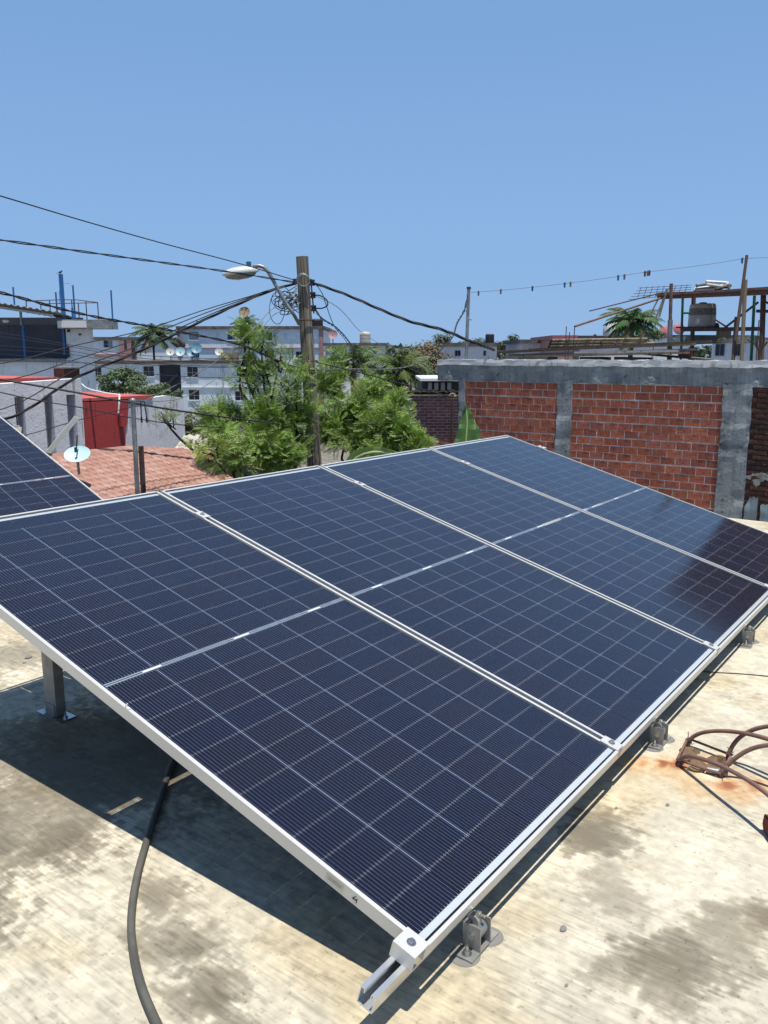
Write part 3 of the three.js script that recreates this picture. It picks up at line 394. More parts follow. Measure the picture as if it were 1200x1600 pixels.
  { const t2 = thing('steel_post', 'rusty steel post with grey lower half left of the tank', 'post', onRoof(P(1046, 562, 11.6))); const o2 = t2.position; const mid = P(1047.3, 500, 11.6).sub(o2), top = P(1049, 443, 11.6).sub(o2); mesh(t2, 'lower_tube', rod(V(0, 0, 0), mid, .038, .038, 12), M.galv); mesh(t2, 'upper_tube', rod(mid, top, .026, .026, 12), M.rust); }
  // brackets on the far right, concrete ledge
  single('concrete_ledge', roughen(bar(P(1052, 529, 12.9), P(1182, 530, 12.9), .3, .12), .02, 7), M.concreteRough, 'grey concrete ledge under the water tank scaffold', 'ledge'); single('sack', roughen(bar(P(1121, 522, 12.5), P(1140, 522, 12.5), .15, .12), .03, 12), M.cream, 'small tan sack lying on the ledge below the scaffold', 'sack');
  { const t3 = thing('tripod_stand', 'dark metal stand with spread legs at the right picture edge', 'stand', onRoof(P(1187, 560, 11.5))); const o3 = t3.position, k = (x, y) => P(x, y, 11.5).sub(o3); mesh(t3, 'stem', rod(V(0, 0, 0), k(1187, 545), .025), M.rustDark); for (const x of [1177, 1182, 1193, 1199]) mesh(t3, 'leg', rod(k(1187, 549), k(x, 534), .014), M.rustDark); }
  // white house behind
  const H = thing('white_house', 'white house with two dark windows behind the scaffold', 'house', V(P(1150, 560, 26).x, GROUND, P(1150, 560, 26).z)); const ho = H.position, hz = (x) => P(x, 548, 26).z - ho.z, hy = y => P(1150, y, 26).y - GROUND;
  mesh(H, 'wall', bx(0, 6, 0, hy(531), hz(1112), hz(1255)), M.whiteWall); mesh(H, 'roof_edge', bx(-.15, 6.2, hy(531), hy(528), hz(1110), hz(1258)), M.concrete);
  for (const [x0, x1] of [[1118, 1133], [1148, 1158]]) { const w = mesh(H, 'window', bx(-.05, .02, hy(556), hy(537), hz(x0), hz(x1)), M.winFrame); for (let i = 0; i < 2; i++) mesh(w, 'pane', bx(-.06, -.051, hy(555.5), hy(537.6), mix(hz(x0), hz(x1), i ? .53 : .05), mix(hz(x0), hz(x1), i ? .95 : .47)), M.darkGlass); }
}
// distant roofscape above the beam
{
  const far = (name, label, x0, x1, y0, D, m, cap) => { const a = atD(x0, 560, D), b = atD(x1, 560, D), T = thing(name, label, 'house', V((a.x + b.x) / 2, GROUND, (a.z + b.z) / 2), YAW), w = a.distanceTo(b), h = atD((x0 + x1) / 2, y0, D).y - GROUND; mesh(T, 'wall', bx(-w / 2, w / 2, 0, h, -8, 0), m); mesh(T, 'roof_edge', bx(-w / 2 - .2, w / 2 + .2, h, h + .25, -8.1, .15), cap || M.roofEdge); return { T, w, h, D, x0, x1, s: px => (px - (x0 + x1) / 2) / (x1 - x0) * w, y: py => atD((x0 + x1) / 2, py, D).y - GROUND }; };
  const win = (f, x, y, w, h) => { const X = f.s(x), Y = f.y(y), k = f.D / FOCAL, hw = w * k / 2, hh = h * k / 2; const fr = mesh(f.T, 'window', bx(X - hw, X + hw, Y - hh, Y + hh, -.1, .05), M.winFrame); mesh(fr, 'pane', bx(X - hw * .9, X - hw * .06, Y - hh * .9, Y + hh * .9, .051, .06), M.darkGlass); mesh(fr, 'pane', bx(X + hw * .06, X + hw * .9, Y - hh * .9, Y + hh * .9, .051, .06), M.darkGlass); };
  const a = far('white_house', 'low white house with two windows left of the metal pipe mast', 694, 776, 541, 62, M.whiteWall); win(a, 715, 552, 9, 9); win(a, 757, 552, 4, 8);
  single('roof_water_tank', lathe([[0, 0], [.3, 0], [.33, .1], [.33, .62], [.28, .7], [0, .72]], 20).translate(...atD(765, 541, 63).setY(a.h + GROUND + .2).toArray()), M.black, 'black tank on the low white house roof near the mast', 'water tank', 'tanks on distant roofs');
  const b = far('distant_house', 'long grey house roofline seen over the stacked boards', 905, 1010, 530, 60, M.greyWall, M.slate); const c = far('distant_house', 'low tan house just left of the cream pipes', 815, 870, 536, 60, M.mauveWall); const d = far('distant_house', 'pale house behind the red satellite dishes', 1010, 1075, 528, 70, M.whiteWall); far('distant_house', 'small house with dark red roof above the boards', 866, 896, 530, 55, M.pinkPaint, M.dishRed);
  { const q = atD(955, 529, 59); single('dome_tank', lathe([[0, 0], [.55, 0], [.6, .15], [.58, .6], [.45, .85], [.15, 1.0], [0, 1.02]], 22).translate(q.x, b.h + GROUND + .2, q.z), M.white, 'white domed tank on the distant roof beside the palm', 'water tank', 'tanks on distant roofs'); }
  for (const [x, y, lab] of [[1038, 519, 'left red satellite dish near the steel post'], [1060, 515, 'larger red satellite dish near the green scaffold post']]) { const q = atD(x, y, 66), T = thing('satellite_dish', lab, 'satellite dish', V(q.x, d.h + GROUND + .25, q.z), YAW, 'red dishes on distant roofs'); mesh(T, 'dish', clean(new THREE.SphereGeometry(.62, 20, 10, 0, 6.3, 0, .9)).scale(1, .45, 1).rotateX(1.2).translate(0, q.y - T.position.y, 0), M.dishRed, false); mesh(T, 'mast', rod(V(0, 0, -.1), V(0, q.y - T.position.y, -.1), .05), M.galv); }
}
// mast with clothes line
{
  const b = onRoof(P(728, 566, 10.15)), t = thing('pipe_mast', 'grey metal pipe mast standing on the beam, wires tied to its top', 'mast', b); const top = P(732.5, 450, 10.2).sub(b);
  mesh(t, 'pipe', rod(V(0, -.12, 0), top, .028, .024, 12), M.galv); mesh(t, 'cap', clean(new THREE.CylinderGeometry(.034, .034, .035, 12)).translate(top.x, top.y, top.z), M.rustDark);
  for (const [y, d] of [[485, -.06], [499, .07]]) { const p = P(731, y, 10.2).sub(b); mesh(t, 'hook', rod(p, p.clone().add(V(0, -.01, d)), .006), M.rustDark); }
  const A = P(736, 457, 10.2), B = P(1010, 425, 10.5), Cc = P(1165, 404, 10.9), Dd = P(1260, 402, 11.2);
  const T = thing('clothes_line', 'thin clothes line sagging from the mast to the leaning pole', 'clothes line', A.clone()); mesh(T, 'line', tube([...sag(A, B, .03, 6), ...sag(B, Cc, .01, 4).slice(1), Dd].map(p => p.clone().sub(A)), .0035, 80, 5), M.greyWire);
  for (const [x, y, m] of [[749, 456, 'greyWire'], [787, 451, 'greyWire'], [839, 446, 'photocell'], [890, 439, 'photocell'], [899, 438, 'cream'], [970, 429, 'photocell'], [979, 428, 'greyWire'], [1008, 425, 'plankDark'], [1012, 424.5, 'cream'], [1015, 424, 'plankDark'], [1160, 404, 'photocell']]) { const p = x < 1010 ? A.clone().lerp(B, (x - 736) / 274) : B.clone().lerp(Cc, (x - 1010) / 155); if (x < 1010) p.y -= .03 * 4 * ((x - 736) / 274) * (1 - (x - 736) / 274); single('clothes_peg', [box(.014, .075, .01, p.x, p.y - .02, p.z - .006), box(.014, .075, .01, p.x, p.y - .02, p.z + .007), box(.016, .012, .03, p.x, p.y - .005, p.z)], M[m], `clothes peg ${x < 760 ? 'nearest the mast' : x < 800 ? 'second from the mast' : x < 850 ? 'third from the mast, teal' : x < 895 ? 'teal, left of a pair mid line' : x < 950 ? 'cream, right of a pair mid line' : x < 975 ? 'teal, right of mid line' : x < 1000 ? 'thin grey, right of mid line' : x < 1010 ? 'leftmost of the brown trio' : x < 1013 ? 'middle of the brown trio' : x < 1100 ? 'rightmost of the brown trio' : 'at the leaning pole'}`, 'clothes peg', 'pegs on the clothes line'); }
}
// small thin-brick house left of it
{
  const D = 19.5, a = atD(637, 660, D), b = atD(730, 660, D), T = thing('small_brick_house', 'small rough brick house with corrugated roof beside the big brick wall', 'house', V((a.x + b.x) / 2, GROUND, (a.z + b.z) / 2), YAW), w = a.distanceTo(b), k = D / FOCAL, s = x => (x - 683.5) / 93 * w, y = p => atD(683, p, D).y - GROUND;
  mesh(T, 'mortar_wall', bx(s(640), s(740), 0, y(619), -.16, -.006), mat([.8, .68, .64], .95, { map: grainT }));
  const c = clean(new THREE.BoxGeometry(.13, y(618), .2, 2, 40, 2)); mesh(T, 'concrete_column', roughen(c, .02, 9).translate(s(637), y(618) / 2, -.09), M.concrete);
  const bh = .054, bl = .2, tone = [[.52, .2, .155], [.46, .18, .15], [.56, .23, .18], [.38, .16, .13]].map(q => mat(q, .95, { map: brickT })), gg = boxuv(clean(new THREE.BoxGeometry(bl, bh, .06)));
  for (let r = 0; r < 22; r++) for (let q = 0, x = s(642) - (r % 2) * .1; x < s(735); q++, x += bl + .016) share(T, 'brick', gg, tone[Math.floor(hash(r, q + 40) * 4)], Math.max(x + bl / 2, s(642) + .1) + (hash(r, q) - .5) * .01, y(619) - .03 - r * (bh + .015), -.03 + (hash(q, r + 9) - .5) * .012);
  const cg = [], N = 46; { const g = clean(new THREE.PlaneGeometry(s(745) - s(630), 3, N * 3, 1)); const p = g.attributes.position; for (let i = 0; i < p.count; i++) p.setZ(i, .025 * Math.sin(p.getX(i) * 30)); g.rotateX(-Math.PI / 2 - .13).computeVertexNormals(); cg.push(g.translate((s(745) + s(630)) / 2, y(611) - .17, -1.3)); }
  mesh(T, 'corrugated_roof', cg, new THREE.MeshPhysicalMaterial({ color: lin(.5, .5, .48), roughness: .6, side: THREE.DoubleSide }), false); mesh(T, 'roof_purlin', bx(s(636), s(740), y(617), y(613), -.25, -.18), M.plankDark);
  const H = thing('shed', 'dark shed with white roof edge between brick house and palms', 'shed', V(T.position.x + FH.x * 5, GROUND, T.position.z + FH.z * 5), YAW), D2 = 24.5, s2 = x => (x - 683.5) * D2 / FOCAL * 1.0, y2 = p => atD(690, p, D2).y - GROUND;
  mesh(H, 'wall', bx(s2(676), s2(760), 0, y2(594), -3, 0), M.dark); mesh(H, 'roof', bx(s2(672), s2(765), y2(594.5), y2(590.5), -3.2, .5), M.white); for (let i = 0; i < 4; i++) { const x = 684 + i * 10; const wv = mesh(H, 'window', bx(s2(x), s2(x + 8), y2(610), y2(597), 0, .04), M.black); mesh(wv, 'pane', bx(s2(x + 1), s2(x + 7), y2(609), y2(598), .041, .05), M.curtain); }
  // drain post with fitting in front
  const t3 = thing('service_pole', 'thin brown service pole with cable fitting before the small brick house', 'pole', V(onX(706, 690, 10.5).x, GROUND, onX(706, 690, 10.5).z)); const tp = atD(707, 622, 15.4), bs = t3.position; t3.position.set(tp.x, GROUND, tp.z); mesh(t3, 'pipe', rod(V(0, 0, 0), V(0, tp.y - GROUND, 0), .022, .022, 10), M.rustDark); mesh(t3, 'cable_fitting', [clean(new THREE.TorusGeometry(.05, .02, 8, 18)).rotateY(YAW).translate(0, tp.y - GROUND + .03, 0), clean(new THREE.SphereGeometry(.035, 12, 8)).translate(.03, tp.y - GROUND + .03, .03)], M.cream);
}

// ---------- houses on the left ----------
{
  // clay tile roof, rising away along the house grid
  const sl = 20 * Math.PI / 180, ridge = V(6.3, -.09, -10.5), T = thing('tile_roof', 'pinkish clay tile roof sloping below the left edge of the array', 'tile roof', V(6.3, -.09, -10.5)); T.rotation.x = sl;
  const tw = .125, tl = .155, tones = [[.58, .34, .275], [.6, .37, .31], [.55, .31, .25], [.63, .41, .35], [.57, .33, .27], [.52, .29, .235]].map(c => mat(c, .92, { map: brickT }));
  // half-round tile: arch along local x, length along local z
  const arch = (() => { const a = [], n = 6, R = tw * .6; const out = []; for (let i = 0; i <= n; i++) { const t = -1.05 + 2.1 * i / n; out.push([Math.sin(t) * R, (Math.cos(t) - .5) * R * .5]); } const s = new THREE.Shape(); out.forEach((p, i) => i ? s.lineTo(p[0], p[1]) : s.moveTo(p[0], p[1])); for (let i = n; i >= 0; i--) s.lineTo(out[i][0] * .86, out[i][1] - .012); return boxuv(clean(new THREE.ExtrudeGeometry(s, { depth: tl + .035, bevelEnabled: false, curveSegments: 1 }).translate(0, 0, -.02).rotateX(.06))); })();
  const inPoly = (x, z) => z > -.05 + Math.max(0, (x - .7)) * .34 && z < 2.2 && x > -1.7 && x < 3.1;
  let n = 0;
  for (let r = 0; r < 11; r++) for (let c = 0; c < 44; c++) { const x = -2.3 + (c + (r % 2 ? .5 : 0)) * tw, z = -.05 + r * tl; if (!inPoly(x, z)) continue; const g = arch, m = tones[Math.floor(hash(r * 7, c * 3) * 6)]; const o = share(T, 'roof_tile', g, m, x, .01 + (hash(c, r) - .5) * .006, z); o.rotation.y = (hash(r, c + 60) - .5) * .05; n++; }
  mesh(T, 'roof_deck', plate([[-2.35, .1], [.72, .1], [2.9, -.66], [2.9, -2.4], [-2.35, -2.4]], .05).rotateX(-Math.PI / 2).translate(0, -.055, 0), tones[2]);
  single('tile_house', bx(4.1, 9.1, GROUND, -1.0, -10.3, -8.2), M.greyWall, 'plain house wall hidden below the pinkish tile roof', 'house');
}
{
  // wall with slot windows
  const Z = -11.55, T = thing('slot_wall_house', 'grey plastered house wall with tall narrow window slots', 'house', V(5.4, GROUND, Z)), top = .97 - GROUND, q = (x, y) => { const p = onZ(x, y, Z); return [p.x - 5.4, p.y - GROUND]; };
  const slots = [[24, 38.5], [70, 83.5], [105, 119]].map(([a, b]) => [q(a, 640)[0], q(b, 640)[0]]), yt = .76 - GROUND, yb = -.5 - GROUND;
  mesh(T, 'wall', plate([[-3, 0], [q(127, 640)[0], 0], [q(127, 600)[0], top + .05], [-3, top - .12]], .22, slots.map(([a, b]) => rect(a, b, yb, yt))).translate(0, 0, -.22), M.greyWall);
  for (const [a, b] of slots) { const w = mesh(T, 'slot_window', bx(a, b, yb, yt, -.27, -.24), M.black); for (let i = 1; i < 9; i++) mesh(w, 'bar', bx(a, b, mix(yb, yt, i / 9) - .006, mix(yb, yt, i / 9) + .006, -.235, -.225), M.rustDark); }
  mesh(T, 'side_wall', bx(q(127, 640)[0] - .24, q(127, 640)[0] - .03, 0, top, -3.4, -.222), M.greyWall);
  mesh(T, 'red_coping', bx(-3, q(108, 600)[0], top - .06, top + .07, -3.4, -.31), M.redRoof);
  // brick stub with openings on the corner
  const S = thing('brick_chimney', 'short brick stub with concrete cap on the slot wall corner', 'chimney', V(onZ(105, 590, -12.2).x, 1.0, -12.2)); mesh(S, 'stub', roughen(clean(new THREE.BoxGeometry(.3, .16, .3, 4, 3, 4)), .012, 14).translate(0, .1, 0), oldTone[2]); mesh(S, 'cap', bx(-.19, .19, .18, .205, -.19, .19), M.concrete); for (let i = 0; i < 3; i++) for (let j = 0; j < 2; j++) mesh(S, 'lattice_hole', bx(.151, .156, .04 + i * .045, .07 + i * .045, -.1 + j * .1, -.04 + j * .1), M.white);
}
{
  // red and grey house with flat red roof
  const Z = -15.1, T = thing('red_house', 'house with dark red front, bare grey side and flat red roof', 'house', V(9.2, GROUND, Z)), q = x => onZ(x, 640, Z).x - 9.2, y = p => onZ(200, p, Z).y - GROUND, rt = .42 - GROUND;
  const edge = [[q(118), 0], [q(196), 0]]; for (const [yy, xx] of [[708, 191], [690, 192], [668, 194], [660, 197], [640, 199.5], [622, 201]]) edge.push([q(xx), Math.min(rt, y(yy))]); edge.push([q(118), rt]);
  mesh(T, 'red_wall', plate(edge, .2).translate(0, 0, -.18), M.redPaint);
  mesh(T, 'bare_wall', plate([[q(180), 0], [q(288), 0], [q(288), y(626)], [q(262), y(621)], [q(240), rt], [q(180), rt]], .16).translate(0, 0, -.17), M.greyWall);
  mesh(T, 'flat_roof', plate([[q(118), 0], [q(239), 0], [q(239) + .1, 9], [q(118) - 2, 9]], .08).rotateX(-Math.PI / 2).translate(0, rt - .02, .02), M.redRoof);
  mesh(T, 'side_wall', bx(q(288) - .16, q(288), 0, y(627), -9, -.18), M.greyWall); mesh(T, 'back_wall', bx(q(118), q(288), 0, rt - .1, -9.1, -9), M.greyWall);
  const w = (x, yy, dz) => onZ(x, yy, Z + dz).sub(T.position); const rp = (x, yy) => { const p = onY(x, yy, .47); return p.sub(T.position); };
  mesh(T, 'white_hose', tube([rp(128, 600), rp(135, 606), rp(150, 611), rp(170, 615), rp(184, 617), w(186.5, 622, .06), w(186, 634, .06), w(185, 645, .06)], .022, 60, 6), M.white);
  single('fuse_box', bx(onZ(184, 660, Z).x, onZ(190, 660, Z).x, onZ(187, 666, Z).y, onZ(187, 648, Z).y, Z + .025, Z + .12), M.redPaint, 'small red box hanging on the dark red wall', 'box');
}
// grey bar, dishes and pipes near the tile roof
{
  const T = thing('leaning_bar', 'light grey square bar leaning up right behind the rear array', 'bar', atD(76, 706, 8)); const o = T.position; mesh(T, 'bar', bar(V(0, 0, 0), atD(120, 652, 8.1).sub(o), .075, .045), M.dishPale); mesh(T, 'foot_plate', bar(atD(67, 707, 7.9).sub(o), atD(80, 710, 7.9).sub(o), .06, .03), M.galv);
  const dish = (label, p, rx, mat_, tilt, turn, lnb) => { const t = thing('satellite_dish', label, 'satellite dish', p, turn, 'satellite dishes on the left'); const g = clean(new THREE.SphereGeometry(1, 28, 10, 0, 6.2832, 0, .62)).translate(0, -Math.cos(.62), 0); const s = rx / Math.sin(.62); g.rotateX(Math.PI).scale(s, s * .6, s * .82); g.rotateX(tilt); const m = mat_.clone(); m.side = THREE.DoubleSide; mesh(t, 'dish', g, m, false); mesh(t, 'mount', rod(V(0, -.5 * rx, 0), V(0, -1.6 * rx, -.1 * rx), .02), M.galv); if (lnb) { mesh(t, 'feed_arm', rod(V(0, .06, .02), lnb, .011), M.dark); mesh(t, 'feed_head', box(.03, .07, .04, 0, .06, .04), M.dark); } return t; };
  dish('pale turquoise satellite dish lying tilted by the slot wall', atD(120.5, 709, 11.6), .185, M.dishBlue, .75, YAW, V(.0, .25, -.05));
  dish('large dark grey dish behind the rear array at the left edge', atD(-6, 705, 7.4), .50, M.dishGrey, 1.9, YAW - .5);
  const t = thing('service_pipe', 'grey metal conduit pipe with rounded cap before the red house', 'pipe', atD(213.5, 770, 9.2)), b = t.position, top = atD(207.5, 628, 9.25).sub(b); b.y; mesh(t, 'pipe', rod(V(0, -1.4, 0), top, .026, .026, 14), M.galv); mesh(t, 'cap', clean(new THREE.SphereGeometry(.036, 16, 10)).translate(top.x, top.y + .01, top.z), M.galv);
  for (const dx of [11, 17]) { const a = atD(209 + dx, 632, 9.3).sub(b), c = atD(210 + dx + (dx > 12 ? 2 : 0), 652, 9.3).sub(b); mesh(t, 'drip_loop', tube([top, a.clone().add(V(0, .03, 0)), a, c], .007, 24, 5), M.wire); mesh(t, 'splice', rod(c, c.clone().add(V(0, -.06, 0)), .011), M.wire); }
  const p2 = atD(224, 768, 9.6); single('brown_post', bx(p2.x - .022, p2.x + .022, p2.y - 1.5, atD(222.5, 697, 9.6).y, p2.z - .022, p2.z + .022), M.rustDark, 'short brown steel post right of the grey conduit pipe', 'post');
}
// ---------- apartment blocks and the blue-post house, square to the view ----------
function block(name, label, D, x0, x1, depth, yTop, m, yaw = 0) {
  const c = atD((x0 + x1) / 2, 554, D), T = thing(name, label, 'building', V(c.x, GROUND, c.z), YAW + yaw);
  const k = D / FOCAL / .982, s = px => (px - (x0 + x1) / 2) * D / sight((x0 + x1) / 2, 554).dot(FH) / FOCAL, y = py => atD((x0 + x1) / 2, py, D).y - GROUND;
  return { T, s, y, D, x0, x1, depth, m, holes: [], top: y(yTop) };
}
function finish(b, foot = 0) {
  mesh(b.T, 'wall', plate([[b.s(b.x0), foot], [b.s(b.x1), foot], [b.s(b.x1), b.top], [b.s(b.x0), b.top]], .25, b.holes).translate(0, 0, -.25), b.m);
  mesh(b.T, 'body', bx(b.s(b.x0) + .02, b.s(b.x1) - .02, foot, b.top - .05, -b.depth, -.32), b.m);
}
function window2(b, x0, x1, y0, y1, kind = 0) {   // opening with a sliding frame and panes
  const X0 = b.s(x0), X1 = b.s(x1), Y0 = b.y(y1), Y1 = b.y(y0); b.holes.push(rect(X0, X1, Y0, Y1)); const w = .035, g = [bx(X0, X1, Y0, Y0 + w, -.16, -.1), bx(X0, X1, Y1 - w, Y1, -.16, -.1), bx(X0, X0 + w, Y0 + w, Y1 - w, -.16, -.1), bx(X1 - w, X1, Y0 + w, Y1 - w, -.16, -.1)];
  const mx = (X0 + X1) / 2, my = mix(Y0, Y1, .45); g.push(bx(mx - w / 2, mx + w / 2, Y0 + w, Y1 - w, -.155, -.105)); g.push(bx(X0 + w, mx - w / 2, my - w / 2, my + w / 2, -.154, -.106), bx(mx + w / 2, X1 - w, my - w / 2, my + w / 2, -.154, -.106));
  const f = mesh(b.T, 'window', g, M.winFrame); for (const [a, c] of [[X0 + w, mx - w / 2], [mx + w / 2, X1 - w]]) for (const [d, e] of [[Y0 + w, my - w / 2], [my + w / 2, Y1 - w]]) mesh(f, 'pane', bx(a, c, d, e, -.14, -.13), kind === 1 && rnd() > .5 ? M.curtain : M.darkGlass);
  mesh(f, 'sill', bx(X0 - .06, X1 + .06, Y0 - .09, Y0 - .003, -.02, .09), b.m);
}
{
  // C: tall block behind the tree
  const c = block('apartment_block', 'tall white apartment block behind the utility pole', 92, 280, 505, 10, 514, M.blueWhite, -.02);
  window2(c, 296, 311, 518, 531, 1); window2(c, 297, 311, 547, 559); window2(c, 412, 426, 520, 532, 1); window2(c, 356, 372, 518, 531, 1); window2(c, 413, 428, 548, 560); window2(c, 462, 474, 549, 560);
  finish(c); mesh(c.T, 'roof_edge', bx(c.s(277), c.s(508), c.top, c.top + .3, -10, .25), M.roofEdge); mesh(c.T, 'corner_pier', bx(c.s(499), c.s(505.6), 0, c.top - .01, -.2, .12), M.pinkPaint); mesh(c.T, 'corner_pier', bx(c.s(278), c.s(282), 0, c.top - .01, -.2, .12), M.pinkPaint); mesh(c.T, 'floor_band', bx(c.s(282.2), c.s(498.8), c.y(545), c.y(543), -.1, .1), M.pinkPaint);
  mesh(c.T, 'drain_pipe', bx(c.s(429), c.s(430.5), 0, c.top - .1, .003, .12), M.winFrame);
  // A: lower front block
  const a = block('apartment_block', 'long lower white block in front of the taller one', 80, 128, 420, 9, 568, M.blueWhite, -.015);
  window2(a, 143, 156, 573, 590); window2(a, 222, 239, 572, 588); window2(a, 291, 308, 573, 589); window2(a, 292, 309, 609, 625); window2(a, 365, 382, 611, 626); window2(a, 369, 383, 574, 588);
  const sx0 = a.s(247), sx1 = a.s(281); a.holes.push(rect(sx0, sx1, a.y(640), a.y(570)));
  finish(a); mesh(a.T, 'stair_recess', bx(sx0, sx1, a.y(640), a.y(570), -.31, -.3), M.dark); mesh(a.T, 'stair_flight', plate([[sx0 + .2, a.y(604)], [sx0 + .7, a.y(604)], [sx1 - .3, a.y(586)], [sx1 - .3, a.y(582)]], .2).translate(0, 0, -.28), M.slate); mesh(a.T, 'stair_railing', Array.from({ length: 9 }, (_, i) => bx(sx0 + .1 + i * .23, sx0 + .13 + i * .23, a.y(622), a.y(610), -.1, -.06)), M.dark);
  mesh(a.T, 'roof_edge', roughen(clean(new THREE.BoxGeometry(a.s(422) - a.s(127), .28, 9.3, 60, 2, 4)), .06, 2).translate((a.s(422) + a.s(127)) / 2, a.top + .14, -4.4), M.roofEdge);
  for (const [x0, x1] of [[282.5, 418]]) mesh(a.T, 'floor_band', bx(a.s(x0), a.s(x1), a.y(606), a.y(604), .002, .1), M.white);
  mesh(a.T, 'wall_panel', bx(a.s(200), a.s(213), a.y(592), a.y(573), .002, .05), M.blueWhite); mesh(a.T, 'drain_pipe', bx(a.s(347), a.s(348.4), 0, a.top - .2, .003, .1), M.winFrame);
  // B: far left block
  const b = block('apartment_block', 'small white block behind the coconut palm on the left', 105, 140, 266, 8, 531, M.blueWhite, .02);
  window2(b, 163, 177, 531.5, 543, 1); finish(b); mesh(b.T, 'roof_edge', bx(b.s(138), b.s(268), b.top, b.top + .35, -8, .25), M.roofEdge); mesh(b.T, 'stair_core', bx(b.s(188), b.s(214), 0, b.top - .1, .004, .3), M.pinkPaint); mesh(b.T, 'core_window', bx(b.s(207), b.s(213), b.y(560), b.y(533), .301, .33), M.dark); mesh(b.T, 'core_window', bx(b.s(196), b.s(200), b.y(545), b.y(532), .301, .33), M.dark); mesh(b.T, 'floor_band', bx(b.s(141), b.s(187), b.y(557), b.y(553), .004, .2), M.pinkPaint);
  // D: block right of the pole
  const d = block('apartment_block', 'white block with blue awning and cream roof tank right of the pole', 82, 508, 602, 9, 540, M.whiteWall, .03);
  window2(d, 576, 588, 542, 553); window2(d, 529, 541, 541, 552, 1); window2(d, 577, 589, 585, 597); window2(d, 583, 591, 603, 612); d.holes.push(rect(d.s(509), d.s(523), d.y(562), d.y(543)));
  finish(d); mesh(d.T, 'balcony_recess', bx(d.s(509), d.s(523), d.y(562), d.y(543), -.32, -.31), M.blueWhite); mesh(d.T, 'balcony_rail', [0, 1, 2, 3].map(i => bx(d.s(509), d.s(523), d.y(561 - i * 3), d.y(560.4 - i * 3), -.04, .02)), M.black); mesh(d.T, 'door', bx(d.s(520), d.s(523), d.y(562), d.y(543), -.3, -.2), M.dark);
  mesh(d.T, 'roof_edge', bx(d.s(505), d.s(604), d.top, d.top + .25, -9, .4), M.roofEdge); mesh(d.T, 'awning', bx(d.s(576), d.s(587), d.y(569.5), d.y(565), .003, .5), M.blueAwning);
  const onTop = (bl, px, dz = 3) => bl.T.localToWorld(V(bl.s(px), bl.top + .25, -dz)); scene.updateMatrixWorld(true);
  const tank = (p, r, h, m, lab) => single('roof_water_tank', lathe([[0, 0], [r * .95, 0], [r, .08], [r, h * .3], [r * .96, h * .33], [r, h * .36], [r, h * .62], [r * .96, h * .65], [r, h * .68], [r, h * .85], [r * .8, h * .95], [r * .3, h], [0, h]], 22).translate(p.x, p.y, p.z), m, lab, 'water tank', 'tanks on distant roofs', false);
  tank(onTop(d, 571), .55, 1.15, M.tankCream, 'cream ribbed tank on the block right of the pole'); tank(onTop(c, 491), .75, .95, M.black, 'black tank beside the pole on the tall block');
  // roof dishes
  const rd = (p, r, m, lab, h = .9) => { const t = thing('satellite_dish', lab, 'satellite dish', p, YAW, 'dishes on the apartment roofs'); mesh(t, 'dish', clean(new THREE.SphereGeometry(1, 18, 8, 0, 6.2832, 0, .7)).translate(0, -.76, 0).rotateX(Math.PI).scale(r * 1.5, r * 1.1, r * 1.5).rotateX(1.15).translate(0, h, 0), m.clone(), false).material.side = THREE.DoubleSide; mesh(t, 'mast', rod(V(0, 0, -.05), V(0, h, -.05), .05), M.galv); };
  rd(onTop(a, 288), .55, mat([.12, .25, .34], .5), 'blue dish, leftmost of the pair under the tall block window'); rd(onTop(a, 296), .55, mat([.12, .25, .34], .5), 'blue dish, right one of the pair under the tall block window', 1.2); rd(onTop(a, 269), .5, mat([.35, .5, .56], .5), 'pale blue dish beside the coconut palm'); rd(onTop(a, 253), .45, M.dishPale, 'grey dish just right of the coconut palm trunk'); rd(onTop(a, 332), .42, M.dishPale, 'small grey dish on the lower block near the tree'); rd(onTop(c, 381, 1), .65, M.cream, 'cream dish on the tall block roof above the tree', 1.6); rd(onTop(d, 519), .5, mat([.3, .16, .16], .6), 'dull red dish on the roof just right of the pole');
  single('roof_box', bx(0, 1.6, 0, .8, 0, 1).applyMatrix4(new THREE.Matrix4().makeRotationY(YAW).setPosition(onTop(a, 341, 2))), M.cream, 'tan box on the lower block roof behind the tree', 'box'); single('roof_rubble', roughen(clean(new THREE.IcosahedronGeometry(.75, 2)), .5, 2).scale(1.2, .9, 1).translate(...onTop(c, 279.5, .4).add(V(0, -1.6, 0)).toArray()), M.roofEdge, 'rusty clutter at the left corner of the tall block', 'clutter');
  { const p = atD(308.5, 504, 88); single('insulator', [clean(new THREE.CylinderGeometry(.1, .1, .3, 8)).translate(p.x, p.y, p.z)], M.plankDark, 'brown clutter above the tall block roof edge by the cables', 'insulator'); }
}
